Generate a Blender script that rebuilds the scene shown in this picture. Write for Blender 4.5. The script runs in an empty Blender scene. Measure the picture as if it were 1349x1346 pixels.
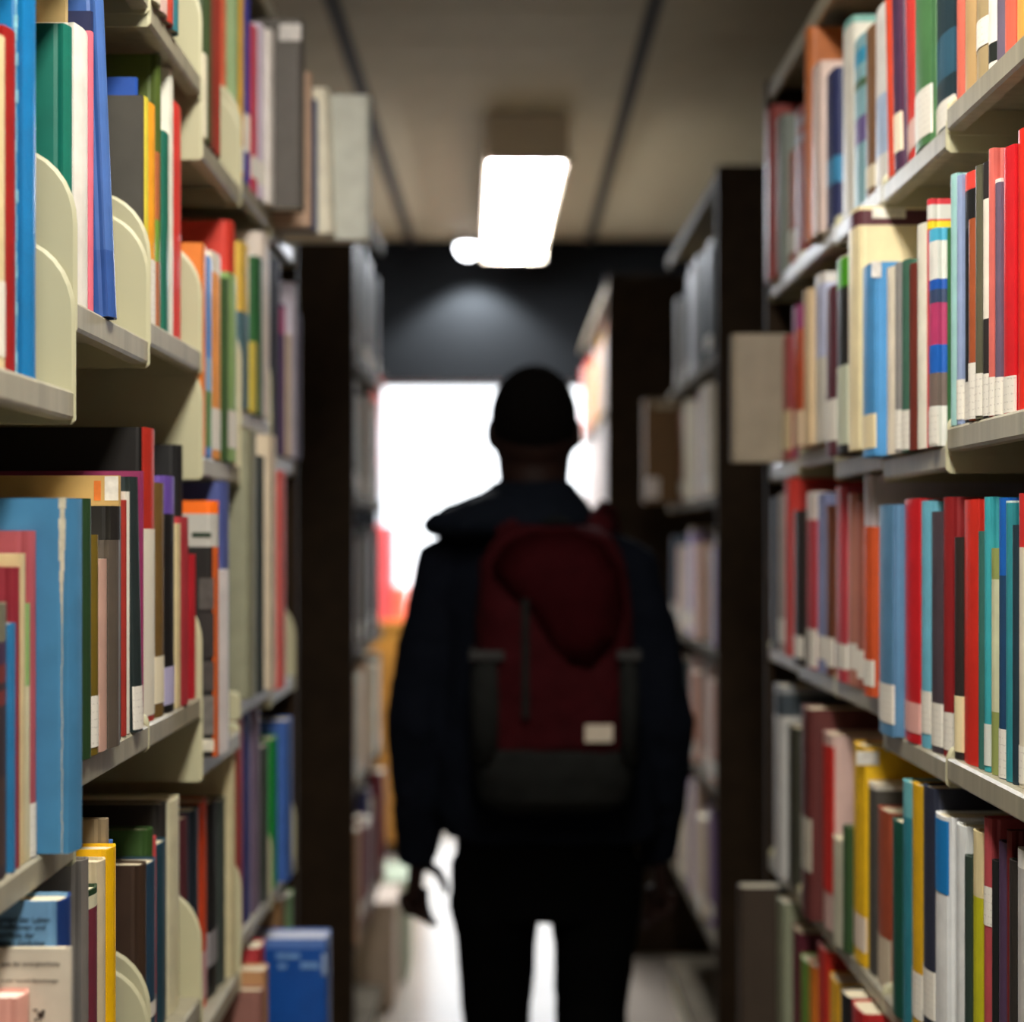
import bpy, bmesh, math, random
from mathutils import Vector, Matrix

# ------------------------------------------------------------------ camera, world, lights, exposure
S = bpy.context.scene
COL = S.collection
F = 2200.0                 # focal length in pixels of the 1349 x 1346 frame
VX, VY = 670.0, 705.0      # vanishing point of the aisle in that frame
H = 1.45                   # eye height; heights marked z below are relative to it
cd = bpy.data.cameras.new('camera')
cd.sensor_fit = 'HORIZONTAL'
cd.sensor_width = 36.0
cd.lens = F / 1349 * 36.0
cd.shift_x = 4.5 / 1349
cd.shift_y = 32.0 / 1349
cd.clip_start = 0.02
cd.dof.use_dof = True
cd.dof.focus_distance = 1.66
cd.dof.aperture_fstop = 2.7
cam = bpy.data.objects.new('camera', cd)
COL.objects.link(cam)
cam.location = (0, 0, H)
cam.rotation_euler = (math.pi / 2, 0, 0)
S.camera = cam

w = bpy.data.worlds.new('overcast_sky')
S.world = w
w.use_nodes = True
w.node_tree.nodes['Background'].inputs[0].default_value = (0.90, 0.95, 1.0, 1)
w.node_tree.nodes['Background'].inputs[1].default_value = 2.6

vs = S.view_settings
vs.view_transform = 'Standard'
vs.look = 'None'
vs.exposure = 0.6
vs.gamma = 1.0
vs.use_curve_mapping = False
try:
    S.cycles.use_denoising = True
    S.cycles.max_bounces = 8
    S.cycles.sample_clamp_indirect = 6.0
except Exception:
    pass
LAMP_NEAR = 22.5           # emission of the tubes over the near aisle
LAMP_FAR = 62.0            # emission of the tubes by the window
SPOT_W = 130.0               # wall lamp

# ------------------------------------------------------------------ helpers
rnd = random.Random(7)


def lin(hx):
    hx = hx.lstrip('#')
    out = []
    for i in (0, 2, 4):
        c = int(hx[i:i + 2], 16) / 255
        out.append(c / 12.92 if c <= 0.04045 else ((c + 0.055) / 1.055) ** 2.4)
    return (out[0], out[1], out[2], 1)


MC = {}


def mat(hx, rough=0.55, noise=0.10, scale=30.0, bump=0.0, metal=0.0, bands=None, h=1.0, streak=False, weave=False, spec=0.5):
    """A procedural material: base colour (or bands along the local height), mottled by noise."""
    key = (hx, rough, noise, scale, bump, metal, tuple(bands) if bands else None, round(h, 4) if bands else 0, streak, weave, spec)
    if key in MC:
        return MC[key]
    m = bpy.data.materials.new('finish')
    m.use_nodes = True
    nt = m.node_tree
    N, L = nt.nodes, nt.links
    b = N['Principled BSDF']
    b.inputs['Roughness'].default_value = rough
    b.inputs['Metallic'].default_value = metal
    b.inputs['Specular IOR Level'].default_value = spec
    tc = N.new('ShaderNodeTexCoord')
    nz = N.new('ShaderNodeTexNoise')
    nz.inputs['Scale'].default_value = scale
    nz.inputs['Detail'].default_value = 3
    src = tc.outputs['Object']
    if streak:
        mp = N.new('ShaderNodeMapping')
        mp.inputs['Scale'].default_value = (1, 1.6, 0.12)
        L.new(src, mp.inputs['Vector'])
        L.new(mp.outputs['Vector'], nz.inputs['Vector'])
    else:
        L.new(src, nz.inputs['Vector'])
    mr = N.new('ShaderNodeMapRange')
    mr.inputs['From Min'].default_value = 0.3
    mr.inputs['From Max'].default_value = 0.7
    mr.inputs['To Min'].default_value = 1 - noise
    mr.inputs['To Max'].default_value = 1 + noise
    L.new(nz.outputs['Fac'], mr.inputs['Value'])
    mul = N.new('ShaderNodeVectorMath')
    mul.operation = 'SCALE'
    L.new(mr.outputs['Result'], mul.inputs['Scale'])
    if bands:
        sx = N.new('ShaderNodeSeparateXYZ')
        L.new(src, sx.inputs[0])
        dv = N.new('ShaderNodeMath')
        dv.operation = 'DIVIDE'
        L.new(sx.outputs['Z'], dv.inputs[0])
        dv.inputs[1].default_value = h
        cr = N.new('ShaderNodeValToRGB')
        cr.color_ramp.interpolation = 'CONSTANT'
        stops = [(0.0, hx)]
        for z0, z1, c in sorted(bands):
            z0, z1 = max(0.0, z0 / h), min(1.0, z1 / h)
            stops = [s for s in stops if s[0] < z0 - 1e-4]
            stops.append((z0, c))
            if z1 < 0.999:
                stops.append((z1, hx))
        el = cr.color_ramp.elements
        while len(el) > 1:
            el.remove(el[-1])
        el[0].position = 0.0
        el[0].color = lin(stops[0][1])
        for p, c in stops[1:]:
            e = el.new(p)
            e.color = lin(c)
        L.new(dv.outputs[0], cr.inputs['Fac'])
        L.new(cr.outputs['Color'], mul.inputs[0])
    else:
        mul.inputs[0].default_value = lin(hx)[:3]
    L.new(mul.outputs['Vector'], b.inputs['Base Color'])
    if bump or weave:
        bn = N.new('ShaderNodeTexNoise')
        bn.inputs['Scale'].default_value = 900 if weave else scale * 8
        L.new(src, bn.inputs['Vector'])
        bp = N.new('ShaderNodeBump')
        bp.inputs['Strength'].default_value = 0.35 if weave else bump
        bp.inputs['Distance'].default_value = 0.001
        L.new(bn.outputs['Fac'], bp.inputs['Height'])
        L.new(bp.outputs['Normal'], b.inputs['Normal'])
    MC[key] = m
    return m


def glow(hx, strength):
    m = bpy.data.materials.new('lamp_glow')
    m.use_nodes = True
    b = m.node_tree.nodes['Principled BSDF']
    b.inputs['Base Color'].default_value = lin('#f0f0f0')
    b.inputs['Emission Color'].default_value = lin(hx)
    b.inputs['Emission Strength'].default_value = strength
    return m


def link(name, me, m=None, parent=None, loc=None):
    o = bpy.data.objects.new(name, me)
    COL.objects.link(o)
    if m is not None:
        for x in (m if isinstance(m, (list, tuple)) else [m]):
            me.materials.append(x)
    if parent is not None:
        o.parent = parent
    if loc is not None:
        o.location = loc
    return o


def obj(name, bm, m=None, parent=None, loc=None, smooth=False):
    bmesh.ops.recalc_face_normals(bm, faces=bm.faces)
    me = bpy.data.meshes.new(name)
    bm.to_mesh(me)
    bm.free()
    if smooth:
        for p in me.polygons:
            p.use_smooth = True
    return link(name, me, m, parent, loc)


def thing(name, label, cat, loc=(0, 0, 0), group=None):
    o = bpy.data.objects.new(name, None)
    o.empty_display_size = 0.05
    COL.objects.link(o)
    o.location = loc
    tag(o, label, cat, group)
    return o


def tag(o, label, cat, group=None):
    o['label'] = label
    o['category'] = cat
    if group:
        o['group'] = group
    return o


def struct(o):
    o['kind'] = 'structure'
    return o


def box(bm, x0, x1, y0, y1, z0, z1, bev=0.0):
    if x0 > x1:
        x0, x1 = x1, x0
    vsx = [bm.verts.new((x, y, z)) for x in (x0, x1) for y in (y0, y1) for z in (z0, z1)]
    fs = []
    for a in ((0, 1, 3, 2), (4, 6, 7, 5), (0, 4, 5, 1), (2, 3, 7, 6), (0, 2, 6, 4), (1, 5, 7, 3)):
        fs.append(bm.faces.new([vsx[i] for i in a]))
    if bev:
        es = list({e for f in fs for e in f.edges})
        bmesh.ops.bevel(bm, geom=es, offset=bev, segments=2, affect='EDGES', profile=0.6)
    return bm


def bx(*a, **k):
    bm = bmesh.new()
    return box(bm, *a, **k)


def prism(bm, pts, axis, a, b):
    """Extrude a closed outline: axis 'y' outline is (x,z); axis 'z' outline is (x,y)."""
    def P(p, t):
        return (p[0], t, p[1]) if axis == 'y' else (p[0], p[1], t)
    lo = [bm.verts.new(P(p, a)) for p in pts]
    hi = [bm.verts.new(P(p, b)) for p in pts]
    n = len(pts)
    for i in range(n):
        j = (i + 1) % n
        bm.faces.new((lo[i], lo[j], hi[j], hi[i]))
    bm.faces.new(lo[::-1])
    bm.faces.new(hi)
    return bm


def wx(px, Y):
    return (px - VX) * Y / F


def wz(py, Y):
    return H + (VY - py) * Y / F


# ------------------------------------------------------------------ materials of the place
M_STEEL = mat('#bdb998', 0.45, 0.06, 14, streak=True)
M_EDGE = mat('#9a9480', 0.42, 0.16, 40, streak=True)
M_DARKWOOD = mat('#2a1f14', 0.7, 0.2, 20, spec=0.1)
M_PAGES = mat('#e3d7b8', 0.8, 0.06, 200)
M_LABEL = mat('#e9e5da', 0.6, 0.04, 200)
M_CEIL = mat('#9b8e72', 0.8, 0.06, 10)
M_WALL = mat('#8d8f90', 0.85, 0.04, 5)
M_BLACKWALL = mat('#0d0e0f', 0.95, 0.05, 4, spec=0.1)
M_FLOOR = mat('#94897c', 0.22, 0.08, 3)
M_TRIM = mat('#2a241c', 0.9, 0.05, 20)
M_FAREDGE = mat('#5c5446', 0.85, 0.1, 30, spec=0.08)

# ------------------------------------------------------------------ the room
Y0, YW = -2.6, 8.3
XL, XR = -4.6, 4.6
ZC = 1.455 + H
struct(obj('floor', bx(XL, XR, Y0, YW, -0.05, 0.0), M_FLOOR))
ceil_ = struct(obj('ceiling', bx(XL, XR, Y0, YW, ZC + 0.02, ZC + 0.07), mat('#4c443a', 0.9)))
# ceiling boards laid across the aisle between two metal channels, joints recessed
rows = [Y0 + 0.02 + i * 0.30 for i in range(int((YW - Y0) / 0.30))]
cols = [(-3.12, -2.24), (-2.24, -1.36), (-1.36, -0.48), (-0.48, 0.40), (0.40, 1.28), (1.28, 2.16), (2.16, 3.04)]
bmp = bmesh.new()
box(bmp, 0.022, 0.858, 0.002, 0.297, 0, 0.02, bev=0.003)
tile_me = None
for (c0, c1) in cols[1:6]:
    for y in rows:
        if y < 3.4:
            continue
        if tile_me is None:
            o = obj('ceiling_tile', bmp, M_CEIL, ceil_, (c0, y, ZC))
            tile_me = o.data
        else:
            o = link('ceiling_tile', tile_me, None, ceil_, (c0, y, ZC))
rest = bmesh.new()
box(rest, XL, XR, Y0, 3.4, ZC, ZC + 0.02)
box(rest, XL, -2.24, 3.4, YW, ZC, ZC + 0.02)
box(rest, 2.16, XR, 3.4, YW, ZC, ZC + 0.02)
obj('ceiling_field', rest, M_CEIL, ceil_)
for i, x in enumerate((-2.24, -1.36, -0.48, 0.40, 1.28, 2.16)):
    struct(obj('trim_%d' % (i + 1), bx(x - 0.022, x + 0.022, 3.4, YW, ZC - 0.006, ZC + 0.02), M_TRIM))

struct(obj('wall_left', bx(XL - 0.1, XL, Y0, YW, 0, ZC + 0.07), M_WALL))
struct(obj('wall_right', bx(XR, XR + 0.1, Y0, YW, 0, ZC + 0.07), M_WALL))
struct(obj('wall_near', bx(XL, XR, Y0 - 0.1, Y0, 0, ZC + 0.07), M_WALL))
# far wall with the tall glazed opening
GX0, GX1, GZ0, GZ1 = wx(497, YW), 0.62, 0.08, wz(502, YW)
fw = bmesh.new()
box(fw, XL, GX0, YW, YW + 0.2, 0, ZC + 0.07)
box(fw, GX1, XR, YW, YW + 0.2, 0, ZC + 0.07)
box(fw, GX0, GX1, YW, YW + 0.2, GZ1, ZC + 0.07)
box(fw, GX0, GX1, YW, YW + 0.2, 0, GZ0)
struct(obj('wall_far', fw, M_BLACKWALL))
win = bpy.data.objects.new('window_1', None)
COL.objects.link(win)
win.location = ((GX0 + GX1) / 2, YW + 0.1, GZ0)
struct(win)
gw, gh = (GX1 - GX0), GZ1 - GZ0
fr = bmesh.new()
t = 0.025
box(fr, -gw / 2, -gw / 2 + t, -0.03, 0.03, 0, gh)
box(fr, gw / 2 - t, gw / 2, -0.03, 0.03, 0, gh)
box(fr, -gw / 2 + t, gw / 2 - t, -0.03, 0.03, gh - t, gh)
box(fr, -gw / 2 + t, gw / 2 - t, -0.03, 0.03, 0, t)
box(fr, 0.12, 0.12 + t, -0.03, 0.03, t, gh - t)
obj('window_frame', fr, mat('#b8bcc0', 0.4, 0.03), win)
gm = bpy.data.materials.new('glass')
gm.use_nodes = True
nt = gm.node_tree
nt.nodes.remove(nt.nodes['Principled BSDF'])
tr = nt.nodes.new('ShaderNodeBsdfTransparent')
gl = nt.nodes.new('ShaderNodeBsdfGlossy')
gl.inputs['Roughness'].default_value = 0.02
mx = nt.nodes.new('ShaderNodeMixShader')
mx.inputs[0].default_value = 0.06
nt.links.new(tr.outputs[0], mx.inputs[1])
nt.links.new(gl.outputs[0], mx.inputs[2])
nt.links.new(mx.outputs[0], nt.nodes['Material Output'].inputs['Surface'])
for a, b in ((-gw / 2 + t, 0.12), (0.12 + t, gw / 2 - t)):
    obj('window_pane', bx(a, b, -0.004, 0.004, t, gh - t), gm, win)
struct(obj('baseboard_left', bx(XL, XL + 0.015, Y0, YW, 0, 0.1), M_DARKWOOD))
struct(obj('baseboard_right', bx(XR - 0.015, XR, Y0, YW, 0, 0.1), M_DARKWOOD))


# ------------------------------------------------------------------ ceiling lamps
def ceiling_light(x, y0, y1, wd, ht, label, strength, yaw=0.0):
    L_ = y1 - y0
    root = thing('ceiling_light', label, 'ceiling light', (x, (y0 + y1) / 2, ZC), 'strip lights over the aisle')
    root.rotation_euler = (0, 0, yaw)
    hb = bmesh.new()
    hh = wd / 2
    box(hb, -hh, hh, -L_ / 2, -L_ / 2 + 0.012, -ht, 0)
    box(hb, -hh, hh, L_ / 2 - 0.012, L_ / 2, -ht, 0)
    box(hb, -hh, -hh + 0.012, -L_ / 2 + 0.012, L_ / 2 - 0.012, -ht * 0.75, 0)
    box(hb, hh - 0.012, hh, -L_ / 2 + 0.012, L_ / 2 - 0.012, -ht * 0.75, 0)
    box(hb, -hh + 0.012, hh - 0.012, -L_ / 2 + 0.012, L_ / 2 - 0.012, -0.02, 0)
    obj('housing', hb, mat('#e6d4bc', 0.5, 0.04), root)
    db = bmesh.new()
    n = 8
    for i in range(n + 1):
        pass
    pts = []
    for i in range(n + 1):
        a = math.pi * i / n
        pts.append((-(hh - 0.014) * math.cos(a), -ht * 0.72 - 0.26 * ht * math.sin(a)))
    prism(db, pts, 'y', -L_ / 2 + 0.014, L_ / 2 - 0.014)
    obj('diffuser', db, glow('#fff9ee' if strength == LAMP_NEAR else '#f2f7ff', strength), root)
    k = max(2, int(L_ / 0.42))
    for i in range(1, k):
        yy = -L_ / 2 + L_ * i / k
        obj('louvre_blade', bx(-hh * 0.55, hh * 0.55, yy - 0.012, yy + 0.012, -ht - 0.004, -ht * 0.97), mat('#d0d4d6', 0.4, 0.02), root)
    return root


FX0, FX1 = 5.77, 7.85
ceiling_light(0.045, FX0, FX1, 0.285, 0.165, 'bright strip light by the window with a dull brown end plate', LAMP_FAR, yaw=0.022)
ceiling_light(0.05, -1.2, 2.0, 0.285, 0.165, 'strip light overhead between the two nearest bookshelf ranges', LAMP_NEAR)

sp = thing('spot_lamp', 'small bright round lamp on the dark wall above the window', 'lamp', (wx(616, 8.1), 8.1, wz(312, 8.1)))
sb = bmesh.new()
bmesh.ops.create_cone(sb, cap_ends=True, cap_tris=False, segments=24, radius1=0.055, radius2=0.045, depth=0.09)
obj('housing', sb, mat('#c9cdd0', 0.4, 0.02), sp, smooth=False)
sb = bmesh.new()
bmesh.ops.create_uvsphere(sb, u_segments=20, v_segments=10, radius=0.05)
obj('bulb', sb, glow('#f4f8ff', 14.0), sp, (0, 0, -0.05), smooth=True)
obj('wall_arm', bx(-0.015, 0.015, 0.03, 0.2, 0.0, 0.03), mat('#c9cdd0', 0.4, 0.02), sp)
ld = bpy.data.lights.new('spot_beam', 'SPOT')
ld.energy = SPOT_W
ld.color = (0.86, 0.93, 1.0)
ld.spot_size = math.radians(116)
ld.spot_blend = 0.5
ld.shadow_soft_size = 0.03
lo = bpy.data.objects.new('spot_beam', ld)
COL.objects.link(lo)
lo.parent = sp
lo.location = (0.02, 0, -0.12)
lo.rotation_euler = (math.radians(8), 0, 0)

# ------------------------------------------------------------------ shelving
AL, AR = 0.40, 0.4868
YB = [1.2233, 1.540, 1.857, 2.1735, 2.490, 2.807, 3.1235]
FH = 0.027                 # height of the shelf's front edge
TOPZ = 0.84                # top of the right range
TOPL = 0.90                # top of the left range
DEPTH = 0.275
SH = {
    ('L', 0): [0.53, 0.133, -0.2735, -0.69, -1.05], ('L', 1): [0.61, 0.217, -0.21, -0.62, -1.02],
    ('L', 2): [0.597, 0.24, -0.21, -0.60, -1.0], ('L', 3): [0.52, 0.104, -0.29, -0.65, -1.02],
    ('L', 4): [0.54, 0.19, -0.245, -0.60, -0.97], ('L', 5): [0.53, 0.14, -0.26, -0.60, -0.95],
    ('R', 1): [0.475, 0.12, -0.246, -0.595, -0.95], ('R', 2): [0.457, 0.10, -0.25, -0.595, -0.95],
    ('R', 3): [0.46, 0.112, -0.212, -0.595, -0.95], ('R', 4): [0.467, 0.14, -0.212, -0.595, -0.95],
    ('R', 5): [0.467, 0.13, -0.205, -0.595, -0.95]}


def shelf_profile(sg, a):
    # outline in (x, z), z = 0 is the top of the board; front edge rolled down and returned
    f = a
    pts = [(f + 0.003, 0), (f, -0.003), (f, -FH + 0.003), (f + 0.003, -FH), (f + 0.018, -FH), (f + 0.018, -FH + 0.003),
           (f + 0.004, -FH + 0.003), (f + 0.004, -0.004), (f + DEPTH, -0.004), (f + DEPTH, 0)]
    return [(sg * p[0], p[1]) for p in pts]


def bracket_bm(sg, a, y, low=False):
    x0, x1 = a, a + DEPTH
    top, bot = 0.142, -FH - 0.004
    R_BR = 0.062
    if sg > 0 or low:
        top, R_BR, x0 = 0.012, 0.010, a + 0.002
    pts = [(x1, bot), (x0 + 0.004, bot), (x0, bot + 0.004)]
    for i in range(9):
        th = math.pi / 2 * i / 8
        pts.append((x0 + R_BR - R_BR * math.cos(th), top - R_BR * 1.15 + R_BR * 1.15 * math.sin(th)))
    pts.append((x1, top))
    # rolled rim along the front edge: the near face is set in a little
    k = 0.0035
    ins = []
    for i, p in enumerate(pts):
        if 3 <= i <= 11:
            th = math.pi / 2 * (i - 3) / 8
            ins.append((p[0] + k * math.cos(th), p[1] - k * math.sin(th)))
        elif i in (1, 2):
            ins.append((x0 + k + 0.001 * (i == 1), p[1]))
        elif i == len(pts) - 1:
            ins.append((p[0], p[1] - k))
        else:
            ins.append(p)
    bm = bmesh.new()
    rings_ = [[bm.verts.new((sg * p[0], yy, p[1])) for p in q] for q, yy in ((ins, y), (pts, y + 0.0018), (pts, y + 0.003))]
    n = len(pts)
    for a_, b_ in zip(rings_, rings_[1:]):
        for i in range(n):
            j = (i + 1) % n
            bm.faces.new((a_[i], a_[j], b_[j], b_[i]))
    bm.faces.new(rings_[0][::-1])
    bm.faces.new(rings_[-1])
    return bm


def shelving_unit(side, y0, y1, a, zs, label, group, end_near=False, end_far=False, top=TOPZ, brackets=True, low=(), edge=M_EDGE, endmat=M_DARKWOOD):
    sg = -1 if side == 'L' else 1
    root = thing('shelving_unit', label, 'shelving', (sg * (a + DEPTH / 2), (y0 + y1) / 2, 0), group)
    ox, oy = root.location.x, root.location.y

    def put(name, bm, m, par=root, z=0.0):
        bmesh.ops.translate(bm, verts=bm.verts, vec=(-ox, -oy, 0))
        return obj(name, bm, m, par, (0, 0, z))
    put('back_panel', bx(sg * (a + DEPTH + 0.001), sg * (a + DEPTH + 0.006), y0, y1, 0.08, H + top - 0.03), M_STEEL)
    put('upright', bx(sg * (a + DEPTH - 0.03), sg * (a + DEPTH), y0, y0 + 0.004, 0.08, H + top - 0.03), M_STEEL)
    put('base', bx(sg * (a + 0.012), sg * (a + DEPTH), y0 + 0.002, y1 - 0.002, 0.0, 0.08), M_STEEL)
    cb = bmesh.new()
    box(cb, sg * (a + 0.0), sg * (a + DEPTH + 0.006), y0, y1, H + top - 0.006, H + top)
    box(cb, sg * (a + 0.0), sg * (a + 0.008), y0, y1, H + top - 0.03, H + top - 0.006)
    put('canopy', cb, edge)
    for z in list(zs) + [0.081 - H + FH]:
        bm = bmesh.new()
        prism(bm, shelf_profile(sg, a), 'y', y0 + 0.0045, y1 - 0.0045)
        sh = put('shelf', bm, edge, root, H + z)
        if brackets:
            for yy in (y0 + 0.0012, y1 - 0.0042):
                bb = bracket_bm(sg, a - 0.0015, yy, low=(round(z, 4), yy > (y0 + y1) / 2) in low)
                bmesh.ops.translate(bb, verts=bb.verts, vec=(-ox, -oy, 0))
                obj('bracket', bb, M_STEEL, sh)
    for flag, ya, yb in ((end_near, y0 - 0.026, y0 - 0.001), (end_far, y1 + 0.001, y1 + 0.026)):
        if flag:
            put('end_panel', bx(sg * (a - 0.004), sg * (a + 2 * DEPTH + 0.02), ya, yb, 0, H + top + 0.012, bev=0.002), endmat)
    return root


ORD = ['nearest', 'second', 'third', 'fourth', 'fifth', 'last']
for (sd, k), zs in SH.items():
    if sd == 'L':
        lab = 'cream steel shelving bay, %s of the near left range' % ORD[k]
        shelving_unit('L', YB[k], YB[k + 1], AL, zs, lab, 'cream shelving bays', end_far=(k == 5), top=TOPL, low={1: ((-0.21, True),), 2: ((-0.21, False),), 3: ((-0.29, True),), 4: ((-0.245, False),)}.get(k, ()))
    else:
        lab = 'cream steel shelving bay, %s of the near right range' % ORD[k - 1 if k < 5 else 5]
        shelving_unit('R', YB[k], YB[k + 1], AR, zs, lab, 'cream shelving bays', end_far=(k == 5))

# ------------------------------------------------------------------ books
RECS = []                  # one record per book, in the order in which they stand


def spine_profile(t, d, hard=True):
    b = min(0.004, t * 0.16)
    pts = [(d, 0.0)]
    if hard and t > 0.012:
        pts += [(0.013, 0.0), (0.0095, 0.0012), (0.006, 0.0002)]
    n = 6
    for i in range(n + 1):
        u = i / n
        pts.append((b * (1 - math.sin(math.pi * u)) * (1 if hard else 0.4), t * u))
    if hard and t > 0.012:
        pts += [(0.006, t - 0.0002), (0.0095, t - 0.0012), (0.013, t)]
    pts.append((d, t))
    return pts


def offset_profile(pts, off):
    """Shift an open polyline to its inner side (towards the pages)."""
    out = []
    n = len(pts)
    for i in range(n):
        a = Vector(pts[max(i - 1, 0)])
        b = Vector(pts[min(i + 1, n - 1)])
        tg = (b - a)
        if tg.length < 1e-9:
            tg = Vector((0, 1))
        tg.normalize()
        nv = Vector((tg.y, -tg.x))     # right-hand normal; walking near cover -> spine -> far cover
        out.append((pts[i][0] + nv.x * off, pts[i][1] + nv.y * off))
    return out


def make_book(r):
    sg, Y1, t, A, zb, h, d = r['sg'], r['Y1'], r['t'], r['A'], r['zb'], r['h'], r['d']
    o = r['o']
    root = thing('book', '', 'book', (sg * A, Y1, H + zb + 0.0006), r['group'])
    r['root'] = root
    roll = math.radians(o.get('roll', 0.0)) * sg * -1
    lean = math.radians(o.get('lean', 0.0))
    root.rotation_euler = (lean, -roll, 0)
    root.location.z += abs(t * math.sin(lean))
    hard = not o.get('soft', False)
    prof = spine_profile(t, d, hard)
    th = min(0.0026 if hard else 0.0008, t * 0.22)
    inn = offset_profile(prof, -th)
    c = sum(p[1] for p in inn) / len(inn)
    if not (min(p[1] for p in inn) > 0):
        inn = offset_profile(prof, th)
    ov = o.get('ov', 0.003 if hard else 0.0)
    bm = bmesh.new()
    V = {}
    for tag_, pl in (('o', prof), ('i', inn)):
        for zi, z in ((0, 0.0), (1, h)):
            V[tag_, zi] = [bm.verts.new((sg * p[0], p[1], z)) for p in pl]
    n = len(prof)
    nsp = 4 if (hard and t > 0.012) else 1
    for i in range(n - 1):
        mi = 1 if nsp - 1 <= i < n - nsp else 0
        for q in ((V['o', 0][i], V['o', 0][i + 1], V['o', 1][i + 1], V['o', 1][i]),
                  (V['i', 0][i], V['i', 1][i], V['i', 1][i + 1], V['i', 0][i + 1]),
                  (V['o', 1][i], V['o', 1][i + 1], V['i', 1][i + 1], V['i', 1][i]),
                  (V['o', 0][i + 1], V['o', 0][i], V['i', 0][i], V['i', 0][i + 1])):
            f = bm.faces.new(q)
            f.material_index = mi
    for e in (0, n - 1):
        bm.faces.new((V['o', 0][e], V['o', 1][e], V['i', 1][e], V['i', 0][e]))
    zpx = lambda py: (VY - py) * Y1 / F - zb
    bands = [(max(0, zpx(b_[1])), min(h, zpx(b_[0])), b_[2]) for b_ in o.get('bands', ())]
    bands = [b_ for b_ in bands if b_[1] > b_[0]]
    rough = o.get('rough', 0.5 if hard else 0.4)
    weave = o.get('weave', False)
    side_m = mat(r['hex'], rough, 0.10, 25, weave=weave, bands=bands if not o.get('spine_only') else None, h=h)
    sp_hex = o.get('spine', r['hex'])
    spine_m = mat(sp_hex, rough, 0.10, 25, weave=weave, bands=bands, h=h)
    cov = obj('cover', bm, [side_m, spine_m], root)
    y0, y1 = th, t - th
    obj('pages', bx(sg * 0.005, sg * (d - (0.003 if hard else 0.0005)), y0, y1, ov, h - ov), mat(o.get('pages', '#e3d7b8'), 0.8, 0.06, 200), root)
    # pasted call number label
    lb = o.get('label')
    if lb:
        if lb is True:
            z0 = 0.012 + 0.012 * rnd.random()
            z1 = z0 + 0.034 + 0.012 * rnd.random()
            lh = '#e9e5da'
        else:
            z0, z1, lh = zpx(lb[1]), zpx(lb[0]), (lb[2] if len(lb) > 2 else '#e9e5da')
        z0, z1 = max(0.0005, z0), min(h - 0.0005, z1)
        if z1 > z0 + 0.002:
            lo_ = offset_profile(prof, 0.0006 if not (min(p[1] for p in offset_profile(prof, 0.0006)) > -1e-9 and False) else 0.0006)
            if max(p[1] for p in lo_) < max(p[1] for p in prof):
                lo_ = offset_profile(prof, -0.0006)
            if hard and t > 0.012:
                sel = lo_[3:-3]
            else:
                sel = lo_[1:-1]
            if o.get('wrap'):
                e = lo_[1] if (hard and t > 0.012) else lo_[0]
                sel = [(o['wrap'], -0.0006)] + ([lo_[1], lo_[2]] if (hard and t > 0.012) else []) + sel
            bl = bmesh.new()
            a_ = [bl.verts.new((sg * p[0], p[1], z0)) for p in sel]
            b_ = [bl.verts.new((sg * p[0], p[1], z1)) for p in sel]
            for i in range(len(sel) - 1):
                bl.faces.new((a_[i], a_[i + 1], b_[i + 1], b_[i]))
            obj('spine_label', bl, label_mat(lh), root)
    if o.get('front'):            # flat prints on the near cover: (x0 px, x1 px, y0 px, y1 px, colour)
        for (pa, pb, qa, qb, hx) in o['front']:
            xa = sg * ((wx(pa, Y1)) - sg * A) if False else (wx(pa, Y1) - sg * A)
            xb = wx(pb, Y1) - sg * A
            bl = bmesh.new()
            box(bl, xa, xb, -0.0007, -0.0001, zpx(qb), zpx(qa))
            obj('cover_print', bl, mat(hx, 0.5, 0.25, 60), cov)
    return root


LM = {}


def label_mat(hx):
    """White sticker with faint rows of grey print."""
    if hx in LM:
        return LM[hx]
    m = bpy.data.materials.new('call_number_label')
    m.use_nodes = True
    nt = m.node_tree
    N, L = nt.nodes, nt.links
    b = N['Principled BSDF']
    b.inputs['Roughness'].default_value = 0.55
    tc = N.new('ShaderNodeTexCoord')
    wv = N.new('ShaderNodeTexWave')
    wv.bands_direction = 'Z'
    wv.inputs['Scale'].default_value = 42
    nz = N.new('ShaderNodeTexNoise')
    nz.inputs['Scale'].default_value = 420
    L.new(tc.outputs['Object'], wv.inputs['Vector'])
    L.new(tc.outputs['Object'], nz.inputs['Vector'])
    mu = N.new('ShaderNodeMath')
    mu.operation = 'MULTIPLY'
    L.new(wv.outputs['Fac'], mu.inputs[0])
    L.new(nz.outputs['Fac'], mu.inputs[1])
    cr = N.new('ShaderNodeValToRGB')
    cr.color_ramp.elements[0].position = 0.50
    cr.color_ramp.elements[0].color = lin(hx)
    cr.color_ramp.elements[1].position = 0.56
    cr.color_ramp.elements[1].color = lin('#d2cdc3') if hx == '#e9e5da' else lin(hx)
    L.new(mu.outputs[0], cr.inputs['Fac'])
    L.new(cr.outputs['Color'], b.inputs['Base Color'])
    LM[hx] = m
    return m


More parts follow.
